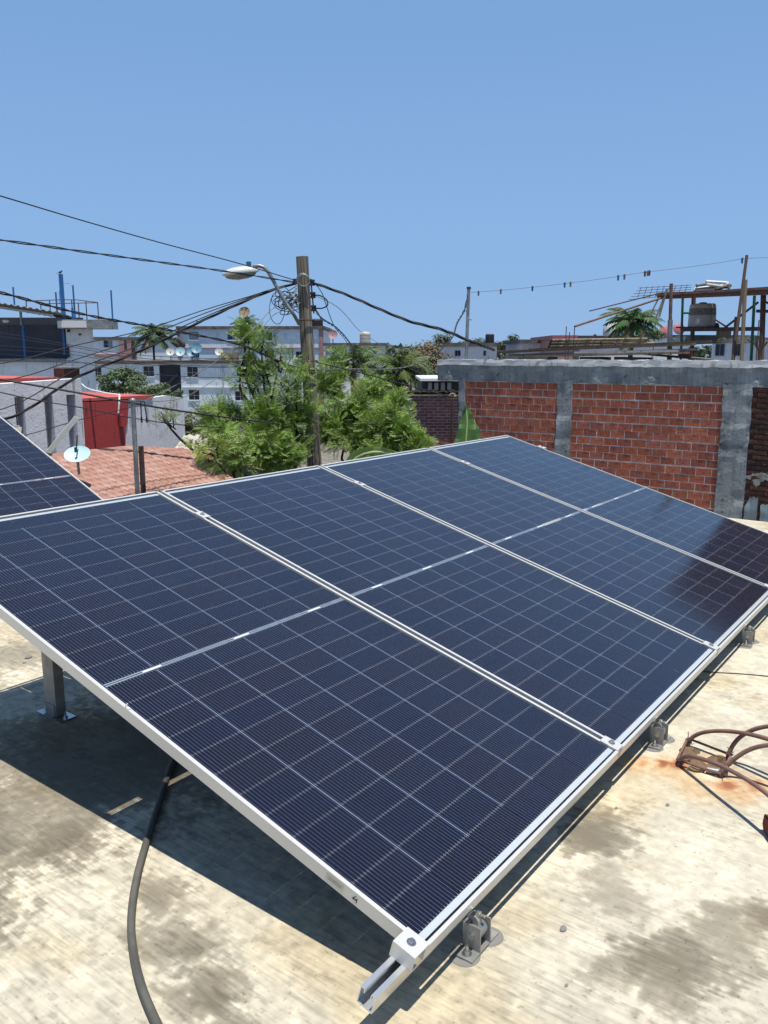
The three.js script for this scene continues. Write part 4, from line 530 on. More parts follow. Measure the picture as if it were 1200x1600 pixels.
{
  // blue-post house
  const b = block('blue_post_house', 'white house with dark upper porch, tin canopy and blue steel posts', 36, -60, 141, 7, 512, M.whiteWall, 0);
  mesh(b.T, 'corner_wall', bx(b.s(105), b.s(141), 0, b.y(512), -.5, 0), M.whiteWall); mesh(b.T, 'lower_wall', bx(b.s(-60), b.s(112), 0, b.y(561), -.4, .15), M.whiteWall); mesh(b.T, 'porch_back', bx(b.s(-60), b.s(100), b.y(561), b.y(492), -2.6, -2.5), M.slate); mesh(b.T, 'porch_side', bx(b.s(99.5), b.s(104.8), b.y(561), b.y(500), -2.45, -.02), M.slate); mesh(b.T, 'screen', bx(b.s(-60), b.s(100), b.y(560), b.y(507), -.3, -.27), M.slate);
  mesh(b.T, 'roof_slab', bx(b.s(100), b.s(179), b.y(514), b.y(500), -.7, .5), M.concrete); mesh(b.T, 'slab_band', bx(b.s(101), b.s(145), b.y(512.5), b.y(502), .501, .56), M.white); mesh(b.T, 'floor_slab', bx(b.s(-60), b.s(105), b.y(565), b.y(560.5), -2.7, .3), M.concrete);
  const can = clean(new THREE.PlaneGeometry(4.9, 3.2, 90, 1)), cp = can.attributes.position; for (let i = 0; i < cp.count; i++) cp.setZ(i, .03 * Math.sin(cp.getX(i) * 24)); can.rotateX(-Math.PI / 2 - .08).computeVertexNormals(); can.rotateZ(-.155); mesh(b.T, 'tin_canopy', can.translate(b.s(20), b.y(482) + .05, -.5), new THREE.MeshPhysicalMaterial({ color: lin(.3, .3, .29), roughness: .6, side: THREE.DoubleSide, metalness: .3 }), false);
  mesh(b.T, 'canopy_fascia', bar(V(b.s(-60), b.y(470), 1.15), V(b.s(104), b.y(495), 1.15), .05, .09), M.galv);
  const post = (x, y0, y1, w, m, z = .1) => mesh(b.T, m === M.galv ? 'canopy_post' : 'blue_post', bx(b.s(x) - w / 2, b.s(x) + w / 2, b.y(y1), b.y(y0), z - w / 2, z + w / 2), m);
  post(39, 486, 508, .08, M.galv); post(41, 508, 561, .09, M.bluePaint); post(99.5, 427, 500, .14, M.bluePaint, -.3); post(21, 447, 482, .055, M.bluePaint, -.5); post(87, 455, 492, .055, M.bluePaint, -.5); post(114.5, 444, 500, .055, M.bluePaint, -.5); post(111, 480, 500, .07, M.bluePaint, -.5); post(173.5, 452, 501, .055, M.bluePaint, -.5); post(102, 505, 555, .08, M.bluePaint, .05);
  const rail = (pts, z) => pts.slice(1).map((p, i) => rod(V(b.s(pts[i][0]), b.y(pts[i][1]), z[i]), V(b.s(p[0]), b.y(p[1]), z[i + 1]), .018));
  mesh(b.T, 'roof_railing', [...rail([[38, 469], [90, 467], [120, 467.5], [160, 473]], [-.6, -.6, -.4, .2]), ...rail([[66, 474], [125, 473], [160, 473.5]], [-.3, -.2, .2]), ...[[38, 469, 484, -.6], [65, 474, 488, -.3], [75, 468, 489, -.6], [90, 473, 492, -.3], [111, 467, 498, -.5], [125, 473, 499, -.2], [137, 470, 499, -.2], [160, 473, 501, .2]].map(([x, y0, y1, z]) => bx(b.s(x) - .017, b.s(x) + .017, b.y(y1 + 2), b.y(y0), z - .017, z + .017))], M.rustDark);
  mesh(b.T, 'cable_arch', tube([V(b.s(93), b.y(474), -.4), V(b.s(95), b.y(452), -.4), V(b.s(101), b.y(443), -.4), V(b.s(108), b.y(441), -.6), V(b.s(113), b.y(446), -.5)], .012, 30, 5), M.galv);
  mesh(b.T, 'wall_lamp', [bx(b.s(109), b.s(111.5), b.y(519), b.y(515), .002, .12)], M.black); mesh(b.T, 'wall_lamp', [bx(b.s(126), b.s(129), b.y(524), b.y(521.5), .002, .1)], M.black); mesh(b.T, 'meter_box', bx(b.s(104.8), b.s(109), b.y(558), b.y(540), .002, .12), M.black); mesh(b.T, 'bulb', clean(new THREE.SphereGeometry(.1, 12, 8)).scale(1.5, .7, 1).translate(b.s(15), b.y(502), .1), M.white);
  scene.updateMatrixWorld(true); const p = b.T.localToWorld(V(b.s(99), b.y(427), -.3));
  single('bird', [clean(new THREE.SphereGeometry(.05, 12, 8)).scale(1.7, .9, .9).rotateZ(.4).translate(p.x, p.y + .075, p.z), clean(new THREE.SphereGeometry(.032, 10, 8)).translate(p.x + .07, p.y + .13, p.z), clean(new THREE.ConeGeometry(.012, .04, 6)).rotateZ(-1.57).translate(p.x + .115, p.y + .13, p.z), bar(V(p.x - .06, p.y + .06, p.z), V(p.x - .17, p.y + .0, p.z), .03, .012), rod(V(p.x, p.y, p.z - .01), V(p.x, p.y + .05, p.z - .01), .005), rod(V(p.x, p.y, p.z + .015), V(p.x, p.y + .05, p.z + .015), .005)], M.dark, 'small dark bird perched on the tallest blue post', 'bird', null, false);
}

// ---------- utility pole, street lamp, wires ----------
const PD = 14, poleTop = atD(472, 401, PD), poleLow = atD(491, 722, PD);
const onPole = y => poleTop.clone().lerp(poleLow, (y - 401) / 321);
{
  const k = (GROUND - poleTop.y) / (poleLow.y - poleTop.y), base = poleTop.clone().lerp(poleLow, k), T = thing('utility_pole', 'weathered wooden utility pole rising behind the panels', 'utility pole', base), t = poleTop.clone().sub(base);
  const g = clean(new THREE.CylinderGeometry(.098, .165, t.length(), 18, 60)); { const p = g.attributes.position, u = g.attributes.uv; for (let i = 0; i < p.count; i++) { const a = Math.atan2(p.getZ(i), p.getX(i)), y = p.getY(i), f = 1 + .10 * (fbm(a * 5 + 40, y * .8, 3) - .5) + .07 * (vn(a * 9 + 90, y * 5) - .5); p.setX(i, p.getX(i) * f); p.setZ(i, p.getZ(i) * f); u.setXY(i, (a / 6.283 + .5) * 1, y); } g.computeVertexNormals(); }
  g.applyQuaternion(new THREE.Quaternion().setFromUnitVectors(UPW, t.clone().normalize())).translate(t.x / 2, t.y / 2, t.z / 2); mesh(T, 'shaft', g, M.pole, false);
  const L0 = p => p.clone().sub(base), side = RT.clone();
  for (const [y, d] of [[440, 1], [459, 1], [479, 1]]) { const p = L0(onPole(y)).addScaledVector(side, .14 * d); mesh(T, 'insulator', [clean(new THREE.CylinderGeometry(.045, .045, .035, 12)).translate(p.x, p.y + .03, p.z), clean(new THREE.CylinderGeometry(.035, .035, .03, 12)).translate(p.x, p.y, p.z), clean(new THREE.CylinderGeometry(.045, .045, .035, 12)).translate(p.x, p.y - .03, p.z)], M.dark); }
  mesh(T, 'rack', [rod(L0(onPole(434)).addScaledVector(side, .12), L0(onPole(487)).addScaledVector(side, .14), .012), bar(L0(onPole(438)).addScaledVector(side, -.17), L0(onPole(438)).addScaledVector(side, -.06), .07, .08)], M.rustDark);
  for (const y of [497, 560, 578]) { const p = L0(onPole(y)); mesh(T, 'strap', clean(new THREE.TorusGeometry(.125 + (y - 400) * .00016, .012, 8, 24)).rotateX(Math.PI / 2).translate(p.x, p.y, p.z), M.rustDark); }
  const p = L0(onPole(438)).addScaledVector(FH, -.15).addScaledVector(side, .02); mesh(T, 'cable_coil', [0, 1, 2].map(i => clean(new THREE.TorusGeometry(.09 + i * .006, .007, 6, 26)).rotateY(YAW + i * .06).translate(p.x, p.y + i * .006, p.z - i * .01)), M.galv);
  const q = L0(onPole(497)); const A = y => atD(...y).sub(base);
  const S = thing('street_lamp', 'grey street lamp on a curved arm fixed to the wooden pole', 'street lamp', onPole(503)), so = S.position, B = (x, y, d = PD - .3) => atD(x, y, d).sub(so);
  mesh(S, 'arm', tube([B(467, 506, PD - .1), B(458, 490), B(447, 474), B(436, 455), B(426, 437), B(419, 425), B(412, 418), B(405, 415.5), B(397, 416)], .03, 60, 10), M.galv);
  const head = clean(new THREE.SphereGeometry(1, 28, 16)); head.scale(.30, .095, .13); { const hp = head.attributes.position; for (let i = 0; i < hp.count; i++) { const x = hp.getX(i); hp.setZ(i, hp.getZ(i) * (1 - .35 * x / .3)); if (hp.getY(i) < -.015) hp.setY(i, -.015 + (hp.getY(i) + .015) * .35); } head.computeVertexNormals(); }
  const hc = B(376, 426); const hd = mesh(S, 'lamp_head', head.rotateZ(.12).rotateY(YAW).translate(hc.x, hc.y, hc.z), M.lampGrey, false); const un = clean(new THREE.SphereGeometry(1, 24, 12, 0, 6.3, 1.57, 1.57)).scale(.25, .075, .11).rotateZ(.12).rotateY(YAW).translate(hc.x, hc.y - .03, hc.z); mesh(hd, 'reflector_rim', un, M.galv, false);
  const gl = B(371, 433); mesh(hd, 'lamp_glass', clean(new THREE.SphereGeometry(.06, 16, 10)).scale(1.1, .8, 1).translate(gl.x, gl.y, gl.z), M.lampGlass, false); const pc = B(388.5, 413); mesh(hd, 'photocell', [clean(new THREE.CylinderGeometry(.04, .04, .07, 14)).translate(pc.x, pc.y + .005, pc.z)], M.photocell, false);
}
{
  const cab = (label, pts0, r, o = {}) => { let pts = pts0; const d0 = pts[0].clone().sub(CAM); if (d0.dot(RT) / d0.dot(FWD) < -.45) { const e = pts[0].clone().sub(pts[1]).normalize(); e.y *= .6; pts = [pts[0].clone().addScaledVector(e, 16), pts[0].clone().addScaledVector(e, 7).add(V(0, -.1, 0)), ...pts]; } return single('overhead_cable', o.twist ? twist(pts, r, o.twist, o.pitch || .5, o.seg || 200) : tube(pts, r, o.seg || 80, 5), o.m || M.wire, label, 'cable', 'overhead cables', false); };
  const px = l => l.map(([x, y, d]) => atD(x, y, d));
  const pe = (y, dx = -.12) => onPole(y).addScaledVector(RT, dx);
  cab('uppermost single cable from the left sky to the lamp', [...px([[-120, 272, 8.5], [0, 306, 9.5], [120, 342, 10.8], [250, 379, 12], [375, 412, 13.1]]), pe(437)], .008);
  cab('twisted cable pair running just under the uppermost one to the lamp', [...px([[-120, 360, 8.5], [0, 375, 9.4], [150, 396, 10.8], [345, 423, 12.8], [410, 433, 13.5]]), pe(440)], .0075, { twist: 2, pitch: 1.0 });
  cab('thick black cable sloping across the blue posts down into the tree', [...px([[-140, 425, 8.5], [0, 457, 9.4], [130, 491, 10.6], [256, 514, 11.8], [373, 538, 12.8], [410, 553, 13.2], [440, 567, 13.5]]), pe(572)], .009, { twist: 2, pitch: .6 });
  const bun = [['upper', 0, 0, .0085], ['second', 3, 5, .0085], ['third', 6, 10, .009], ['lowest thick', 8, 14, .0105]];
  for (const [w, a, b, r] of bun) cab(`${w} cable of the bundle fanning left from the pole`, [...px([[-140, 640 - b * 1.2 - (w === 'upper' ? 70 : w === 'second' ? 55 : 0), 12], [0, 600 + b * 4 - (w === 'upper' ? 32 : w === 'second' ? 25 : 0), 12.4], [120, 545 + b * 3.2 - (w === 'upper' ? 6 : 0), 12.8], [220, 517 + b * 2.2, 13.1], [320, 484 + b * 1.1, 13.4], [400, 460 + a * .4, 13.7], [440, 447 + a * .2, 13.9]]), pe(441)], r, w === 'lowest thick' ? { twist: 3, pitch: 1.3 } : {});
  cab('long black cable drooping low past the conduit pipe', px([[-60, 583, 8.6], [0, 593, 8.8], [128, 615, 9.1], [207, 630, 9.3], [300, 645, 10.4], [400, 658, 12], [470, 667, 13.6]]), .012);
  cab('thinner black cable below the long drooping one', px([[-60, 600, 8.9], [0, 613, 9.1], [60, 626, 9.3], [128, 637, 9.6], [200, 652, 10], [285, 664, 10.8], [350, 668, 12]]), .007);
  [[520, 538, 560, 'highest'], [526, 541, 566, 'second'], [540, 548, 572, 'third'], [546, 553, 574, 'fourth'], [553, 563, 590, 'fifth'], [563, 566, 562, 'lowest']].forEach(([a, b, c, w]) => cab(`${w} of the thin house wires crossing the dark porch`, px([[-40, a - 4, 20], [0, a, 20], [105, b, 18.5], [200, (b + c) / 2 + 4, 17], [330, c, 15.2], [400, c - 2, 14.4]]), .006, { m: M.wire }));
  cab('thick twisted cable sagging right from the pole to the brick house', [pe(440, .14), ...px([[507, 448, 13.8], [540, 460, 13.6], [600, 486, 13.2], [640, 502, 12.9], [690, 515, 12.4], [735, 533, 11.9]]), onX(772, 547, 10.9)], .011, { twist: 3, pitch: 1.2, seg: 200 });
  cab('grey twisted wire dropping from the pipe mast top into the trees', [onX(732, 455, 10.2), onX(727, 480, 10.3), onX(715, 503, 10.8), ...px([[700, 535, 17], [668, 562, 18], [640, 572, 18], [600, 577, 17], [545, 577, 15.5]]), pe(575, .13)], .008, { m: M.greyWire, twist: 2, pitch: .4 });
  cab('dark cable from the pole down to the service pole fitting', [pe(562, .13), ...px([[520, 572, 14.2], [573, 585, 14.5], [640, 603, 15]]), atD(707, 621, 15.4)], .011);
  cab('thin wire from the insulators down past the cream roof tank', [pe(459, .16), ...px([[520, 475, 14.5], [560, 515, 18], [590, 536, 24], [640, 575, 30]]), atD(700, 600, 32)], .006, { m: M.greyWire });
  cab('pair of drooping wires from the lowest insulator into the palm', [pe(479, .16), ...px([[500, 495, 14.5], [525, 512, 16], [545, 534, 18]]), atD(570, 580, 24)], .009, { twist: 2, pitch: .7 });
  cab('loop wire between insulators', [pe(459, .17), ...px([[500, 462, 13.9], [510, 468, 13.85], [512, 476, 13.85], [505, 481, 13.9]]), pe(479, .17)], .011);
  cab('wire hanging from the upper insulator beside the loop', [pe(440, .17), ...px([[502, 455, 13.9], [508, 472, 14], [520, 505, 15], [540, 532, 18]]), atD(560, 570, 24)], .007);
  // tangle between lamp arm and pole: loose coils
  for (let i = 0; i < 9; i++) { const pts = [pe(441 + i * 4)]; const cx = 430 + hash(i, 2) * 26, cy = 455 + hash(i, 3) * 30, rx = 9 + hash(i, 4) * 14, ry = 8 + hash(i, 5) * 16, a0 = hash(i, 6) * 6; for (let k = 0; k < 7; k++) pts.push(atD(cx + rx * Math.cos(a0 + k * .8), cy + ry * Math.sin(a0 + k * .8), 13.7 + hash(i, k) * .25)); pts.push(pe(455 + hash(i, 9) * 40)); single('loose_wire', tube(pts, .005 + .003 * hash(i, 8), 60, 5), i % 3 ? M.wire : M.greyWire, `loose wire loop ${['closest to the pole top', 'second from the top', 'third from the top', 'amid the tangle centre', 'hanging at tangle centre', 'left side', 'lower left side', 'lower right side', 'lowest of all'][i]} in the tangle left of the pole`, 'wire', 'wire tangle at the pole', false); }
  cab('thin wire slanting from the tangle down left over the rooftops', [pe(470), ...px([[430, 480, 13.6], [395, 515, 13], [330, 570, 12.6], [230, 625, 12]]), atD(207, 629, 9.25)], .006, { m: M.greyWire });
  cab('second thin wire slanting from the tangle toward the conduit pipe', [pe(476), ...px([[428, 492, 13.6], [380, 555, 13], [300, 615, 11.5]]), atD(209, 630, 9.25)], .005, { m: M.greyWire });
  cab('thin vertical wire hanging down the pole front', [onPole(575).addScaledVector(FH, -.16), onPole(620).addScaledVector(FH, -.17).addScaledVector(RT, -.02), ...px([[463, 655, 13.6], [458, 690, 13.6]])], .006, { m: M.galv });
  cab('wire dropping through the tree crown left of the pole', px([[384, 540, 13], [386, 590, 13], [392, 620, 13], [400, 648, 13]]), .006);
  cab('thin wire crossing the slot wall to the conduit pipe', px([[-30, 695, 9.4], [40, 680, 9.4], [128, 655, 9.3], [207, 636, 9.25]]), .005);
}

// ---------- vegetation ----------
function leafSheet() { const pos = [], nor = [], col = [], idx = []; return {
  pos, quad(a, b, c, d, n, k) { if (b.clone().sub(a).cross(c.clone().sub(a)).dot(n) < 0) { const e = b; b = d; d = e; } for (const p of [a, b, c, a, c, d]) { pos.push(p.x, p.y, p.z); nor.push(n.x, n.y, n.z); col.push(k[0], k[1], k[2]); } },
  tri(a, b, c, n, k) { for (const p of [a, b, c]) { pos.push(p.x, p.y, p.z); nor.push(n.x, n.y, n.z); col.push(k[0], k[1], k[2]); } },
  build(parent, name, m) { const g = new THREE.BufferGeometry(); g.setAttribute('position', new THREE.Float32BufferAttribute(pos, 3)); g.setAttribute('normal', new THREE.Float32BufferAttribute(nor, 3)); g.setAttribute('color', new THREE.Float32BufferAttribute(col, 3)); const o = new THREE.Mesh(g, m); o.name = name; o.castShadow = o.receiveShadow = true; parent.add(o); return o; } }; }
const rdir = () => { const z = rr(-1, 1), a = rr(0, 6.283), r = Math.sqrt(1 - z * z); return V(r * Math.cos(a), z, r * Math.sin(a)); };
const tint = (v = .35, y = 0) => { const k = 1 - v / 2 + v * rnd(), h = rr(-.12, .12) + y; return [k * (1 + h), k, k * (1 - Math.abs(h) * .6)]; };
function feather(sh, p, d, len, n, lw, ll, k) {   // one feathery compound leaf: rachis with paired leaflets
  const dr = V(0, -rr(.2, .9), 0); let x = d.clone().cross(UPW); if (x.lengthSq() < .01) x = V(1, 0, 0); x.normalize(); const roll = rr(-.8, .8); x.applyAxisAngle(d, roll);
  let q = p.clone(), dir = d.clone(); const st = len / n;
  for (let i = 0; i < n; i++) {
    const nx = q.clone().addScaledVector(dir, st), nn = x.clone().cross(dir).normalize();
    for (const s of [-1, 1]) { const L = ll * (.6 + .8 * Math.sin(Math.PI * (i + .7) / (n + .6))) * rr(.85, 1.15), tip = nx.clone().addScaledVector(x, s * L).addScaledVector(dir, L * .45).add(V(0, -L * rr(.05, .35), 0)), w = dir.clone().multiplyScalar(lw / 2); const mid = nx.clone().lerp(tip, .5); sh.quad(nx, mid.clone().add(w), tip, mid.clone().sub(w), nn, k); }
    q = nx; dir.addScaledVector(dr, st * 1.6).normalize();
  }
}
function limb(list, a, b, r0, r1, wob = .12, seg = 6) { const pts = []; for (let i = 0; i <= seg; i++) { const t = i / seg; const p = a.clone().lerp(b, t); if (i && i < seg) p.add(rdir().multiplyScalar(wob * a.distanceTo(b) * .25)); pts.push(p); } const c = curve(pts), q = c.getPoints(seg * 2); for (let i = 1; i < q.length; i++) { const t = i / (q.length - 1); list.push(rod(q[i - 1], q[i], mix(r0, r1, t - 1 / (q.length - 1)), mix(r0, r1, t), 6)); } return pts; }
const feathery = leafMat([.20, .315, .04]), featherDark = leafMat([.085, .17, .03]), dryLeaf = leafMat([.17, .2, .05]);
function featherTree(label, D, bpx, clumps, m) {
  const base = atD(bpx, 700, D); base.y = GROUND; const T = thing('feathery_tree', label, 'tree', base); const wood = [], sh = leafSheet();
  const fork = V(rr(-.1, .1), 4.4, rr(-.1, .1)); limb(wood, V(0, 0, 0), fork, .13, .08, .05);
  for (const [x, y, rx, ry, d, n, yl] of clumps) {
    const c = atD(x, y, d).sub(base), k = d / FOCAL, R = V(rx * k, ry * k, rx * k * .8), st = fork.clone().lerp(V(0, 3, 0), rnd() * .6); limb(wood, st, c, .045, .012, .25);
    const tw = Math.max(5, Math.round(n / 28));
    for (let i = 0; i < tw; i++) {   // twigs out of each clump, leaves along them
      const e = rdir(); e.y = e.y * .8 + .15; const tip = c.clone().add(V(e.x * R.x, e.y * R.y, e.z * R.z).multiplyScalar(rr(.55, 1.08))), from = c.clone().lerp(fork, rnd() * .12); limb(wood, from, tip, .011, .004, .3, 4);
      for (let j = 0; j < n / tw; j++) { const t = Math.pow(rnd(), .6), p = from.clone().lerp(tip, t).add(rdir().multiplyScalar(.09)), dd = tip.clone().sub(from).normalize().multiplyScalar(.6).add(rdir()).add(V(0, .12, 0)).normalize(); feather(sh, p, dd, rr(.15, .3), 10, .016, .053, tint(.9, yl || 0)); }
    }
  }
  mesh(T, 'trunk', wood, M.trunk); sh.build(T, 'crown', m || feathery);
}
featherTree('bright green feathery tree left of the utility pole', 13.2, 432, [[430, 655, 52, 50, 13.2, 620], [405, 700, 52, 34, 12.7, 420], [452, 695, 36, 42, 13.5, 420], [352, 650, 50, 22, 13.6, 300], [345, 680, 34, 18, 12.4, 110], [330, 708, 30, 20, 11.4, 80, .2], [412, 572, 42, 26, 13.4, 70], [385, 518, 16, 22, 13.5, 70], [408, 535, 22, 14, 13.5, 36], [440, 556, 34, 16, 13.4, 34], [452, 600, 34, 30, 13.3, 90], [470, 575, 26, 14, 13.6, 26], [392, 592, 34, 18, 13.4, 60], [380, 562, 18, 14, 13.4, 30], [255, 655, 22, 16, 12, 12, .1], [470, 640, 24, 50, 13.6, 160], [365, 715, 34, 22, 12, 130], [430, 715, 50, 24, 12.8, 260]]);
featherTree('bright green feathery tree right of the utility pole', 15.4, 575, [[555, 645, 50, 44, 15.2, 620], [610, 668, 46, 34, 14.8, 520], [560, 690, 58, 30, 15, 520], [522, 605, 26, 30, 15.6, 200], [645, 690, 26, 24, 14.5, 240], [580, 612, 34, 28, 16, 240], [535, 570, 26, 20, 16, 60], [615, 632, 26, 22, 15.6, 200], [520, 670, 26, 50, 14.9, 330], [505, 600, 20, 40, 15.4, 110], [600, 712, 50, 22, 14.6, 360], [655, 705, 22, 20, 14.2, 160]]);
function palm(label, px, py, D, R, n = 18, c = [.085, .14, .035], lean = 0) {
  const top = atD(px, py, D), base = V(top.x + lean, GROUND, top.z), T = thing('palm_tree', label, 'palm', base), h = top.clone().sub(base), wood = []; const pts = [V(0, 0, 0), V(h.x * .3, h.y * .45, h.z), h];
  const cv = curve(pts).getPoints(14); for (let i = 1; i < cv.length; i++) wood.push(rod(cv[i - 1], cv[i], .16 - .05 * i / 14 + (i % 2) * .012, .155 - .05 * i / 14, 9)); mesh(T, 'trunk', wood, M.palmTrunk);
  const m = leafMat(c, { transmission: .3, specularIntensity: .25, roughness: .9 }), old = leafMat([.2, .17, .09], { transmission: .2 });
  for (let i = 0; i < n; i++) {
    const a = i * 2.399 + rr(-.2, .2), up = mix(1.15, -.5, Math.pow(i / n, 1.1)), L = R * rr(.85, 1.12), sh = leafSheet(), dry = i > n * .82; let q = h.clone(), el = up; const st = L / 16, hd = V(Math.cos(a), 0, Math.sin(a)), sd = V(-Math.sin(a), 0, Math.cos(a)), k0 = tint(.5);
    for (let s = 0; s < 16; s++) { const d = hd.clone().multiplyScalar(Math.cos(el)).add(V(0, Math.sin(el), 0)), nx = q.clone().addScaledVector(d, st), nn = sd.clone().cross(d).normalize(); if (nn.y < 0) nn.negate(); const w = .022 * R / 2; sh.quad(q.clone().addScaledVector(sd, w), q.clone().addScaledVector(sd, -w), nx.clone().addScaledVector(sd, -w * .8), nx.clone().addScaledVector(sd, w * .8), nn, [1.4, 1.2, .8]);
      if (s > 1) for (let hseg = 0; hseg < 3; hseg++) { const b = q.clone().lerp(nx, hseg / 3 + rnd() * .2); for (const sg of [-1, 1]) { const ll = R * .27 * Math.sin(Math.PI * Math.min(1, (s + 2.5) / 17.5)) * rr(.8, 1.15), tip = b.clone().addScaledVector(sd, sg * ll * .72).addScaledVector(d, ll * .55).add(V(0, -ll * rr(.25, .75), 0)), bw = d.clone().multiplyScalar(R * .015); sh.quad(b.clone().sub(bw), b.clone().add(bw), b.clone().lerp(tip, .6).add(bw), tip, nn, k0); } }
      q = nx; el -= (.055 + .045 * (s / 16)) * (1.1 + (up > .6 ? .2 : 0)); }
    sh.build(T, dry ? 'dry_frond' : 'frond', dry ? old : m);
  }
  return T;
}
palm('tall coconut palm standing over the lower white block', 239, 524, 90, 2.9, 26, [.075, .13, .04]);
palm('small palm top peeking over the tall block roof', 384, 506, 104, 2.5, 16, [.075, .13, .04]);
palm('coconut palm just right of the utility pole', 552, 568, 38, 1.9, 26, [.07, .125, .03]);
palm('bushy palm with dry fronds between pole and brick house', 624, 582, 34, 1.85, 28, [.09, .13, .04]);
palm('windblown palm behind the boards on the brick house roof', 988, 504, 40, 1.7, 32, [.06, .12, .035]);
palm('faint palm top left of the tall block', 290, 520, 112, 1.6, 12, [.08, .13, .05]);
function bush(name, label, cat, x, y, rx, ry, D, n, ls, c, o = {}) {   // crown of leaf-sized faces round many small clumps
  const ctr = atD(x, y, D), base = V(ctr.x, GROUND, ctr.z), T = thing(name, label, cat, base, 0, o.group), k = D / FOCAL, R = V(rx * k, ry * k, rx * k * (o.dz || .8)), cc = ctr.clone().sub(base), sh = leafSheet(), wood = [];
  limb(wood, V(0, 0, 0), cc.clone().add(V(0, -R.y * .3, 0)), Math.max(.05, R.x * .07), R.x * .03, .1); const cl = o.clumps || 14;
  for (let i = 0; i < cl; i++) { const e = rdir(); e.y = e.y * .95 + .05; const p = cc.clone().add(V(e.x * R.x, e.y * R.y, e.z * R.z).multiplyScalar(rr(.45, .85))), s = rr(.28, .5); limb(wood, cc.clone().add(V(0, -R.y * .4, 0)), p, R.x * .02 + .01, .01, .2, 3); const kc = tint(.4, o.y || 0);
    for (let j = 0; j < n / cl; j++) { const e2 = rdir(), rad = Math.pow(rnd(), .45), q = p.clone().add(V(e2.x * R.x, e2.y * R.y * 1.1, e2.z * R.x).multiplyScalar(s * rad)), nn = e2.clone().add(V(0, .6, 0)).add(rdir().multiplyScalar(.7)).normalize(); let t = nn.clone().cross(rdir()).normalize(); const b = nn.clone().cross(t), L = ls * rr(.6, 1.3), kk = tint(.5).map((v, z) => v * kc[z]); sh.quad(q.clone().addScaledVector(t, -L), q.clone().addScaledVector(b, L * .34), q.clone().addScaledVector(t, L), q.clone().addScaledVector(b, -L * .34), nn, kk); } }
  mesh(T, 'trunk', wood, M.trunk); sh.build(T, 'crown', leafMat(c)); return T;
}
bush('round_bush', 'round leafy tree top in front of the lower white block', 'tree', 192, 598, 42, 24, 58, 2600, .16, [.085, .14, .045]);
bush('round_bush', 'lower green hedge running right from the round tree', 'hedge', 240, 611, 36, 13, 56, 1500, .14, [.08, .13, .04]);
bush('round_bush', 'hedge end by the stairs of the lower block', 'hedge', 268, 617, 20, 10, 55, 700, .13, [.07, .12, .04]);
bush('yellow_bush', 'yellowish bush at the foot of the lower white block', 'bush', 330, 655, 46, 22, 30, 2400, .07, [.14, .15, .04], { y: .1 });
bush('yellow_bush', 'olive bush behind the feathery tree left of the pole', 'bush', 300, 668, 24, 20, 26, 1200, .06, [.12, .15, .04]);
bush('reddish_tree', 'broad tree with reddish dry leaves between palms and mast', 'tree', 668, 570, 44, 32, 60, 3600, .14, [.15, .12, .06], { y: .12, clumps: 22 });
bush('olive_tree', 'olive green tree behind the bushy palm', 'tree', 640, 568, 34, 28, 66, 2200, .16, [.10, .13, .05], { clumps: 16 });
bush('dark_tree', 'dark green tree behind the shed roof', 'tree', 672, 600, 28, 22, 40, 1600, .12, [.05, .085, .03]);
bush('dark_tree', 'dark green tree between the two palms', 'tree', 590, 600, 26, 24, 48, 1500, .12, [.06, .1, .035]);
bush('far_tree', 'grey green tree rising right of the reddish tree', 'tree', 690, 540, 22, 18, 100, 1200, .24, [.08, .11, .05], { group: 'far trees on the skyline' });
bush('far_tree', 'rounded far tree behind the low white house', 'tree', 790, 536, 26, 16, 95, 1500, .24, [.075, .105, .05], { group: 'far trees on the skyline' });
bush('far_tree', 'low far tree left of the pipe mast', 'tree', 742, 541, 30, 12, 110, 1200, .26, [.075, .105, .05], { group: 'far trees on the skyline' });
bush('far_tree', 'small bush right of the windblown palm', 'bush', 1024, 522, 18, 10, 62, 500, .16, [.08, .13, .04], { group: 'far trees on the skyline' });
bush('far_tree', 'dark small tree above the stacked pipes', 'tree', 930, 529, 6, 8, 70, 260, .16, [.03, .05, .03], { group: 'far trees on the skyline' });
{ // wooded skyline, one mass
  const sh = leafSheet(); for (let x = -1300; x < 2400; x += 2.2) { const D = rr(170, 240), hgt = 545 - 9 * fbm(x * .02 + 5, 3, 3) + 2; for (let j = 0; j < 7; j++) { const p = atD(x + rr(-2, 2), mix(hgt, 562, Math.pow(rnd(), 1.6)), D), nn = rdir().add(V(0, .8, 0)).normalize(), t = nn.clone().cross(rdir()).normalize(), b = nn.clone().cross(t), L = rr(.5, 1.3), k = tint(.5); sh.quad(p.clone().addScaledVector(t, -L), p.clone().addScaledVector(b, L * .7), p.clone().addScaledVector(t, L), p.clone().addScaledVector(b, -L * .7), nn, k); } }
  const o = sh.build(scene, 'far_woods', leafMat([.075, .105, .06])); o.userData = { kind: 'stuff', label: 'far line of woods along the horizon', category: 'woods' };
}
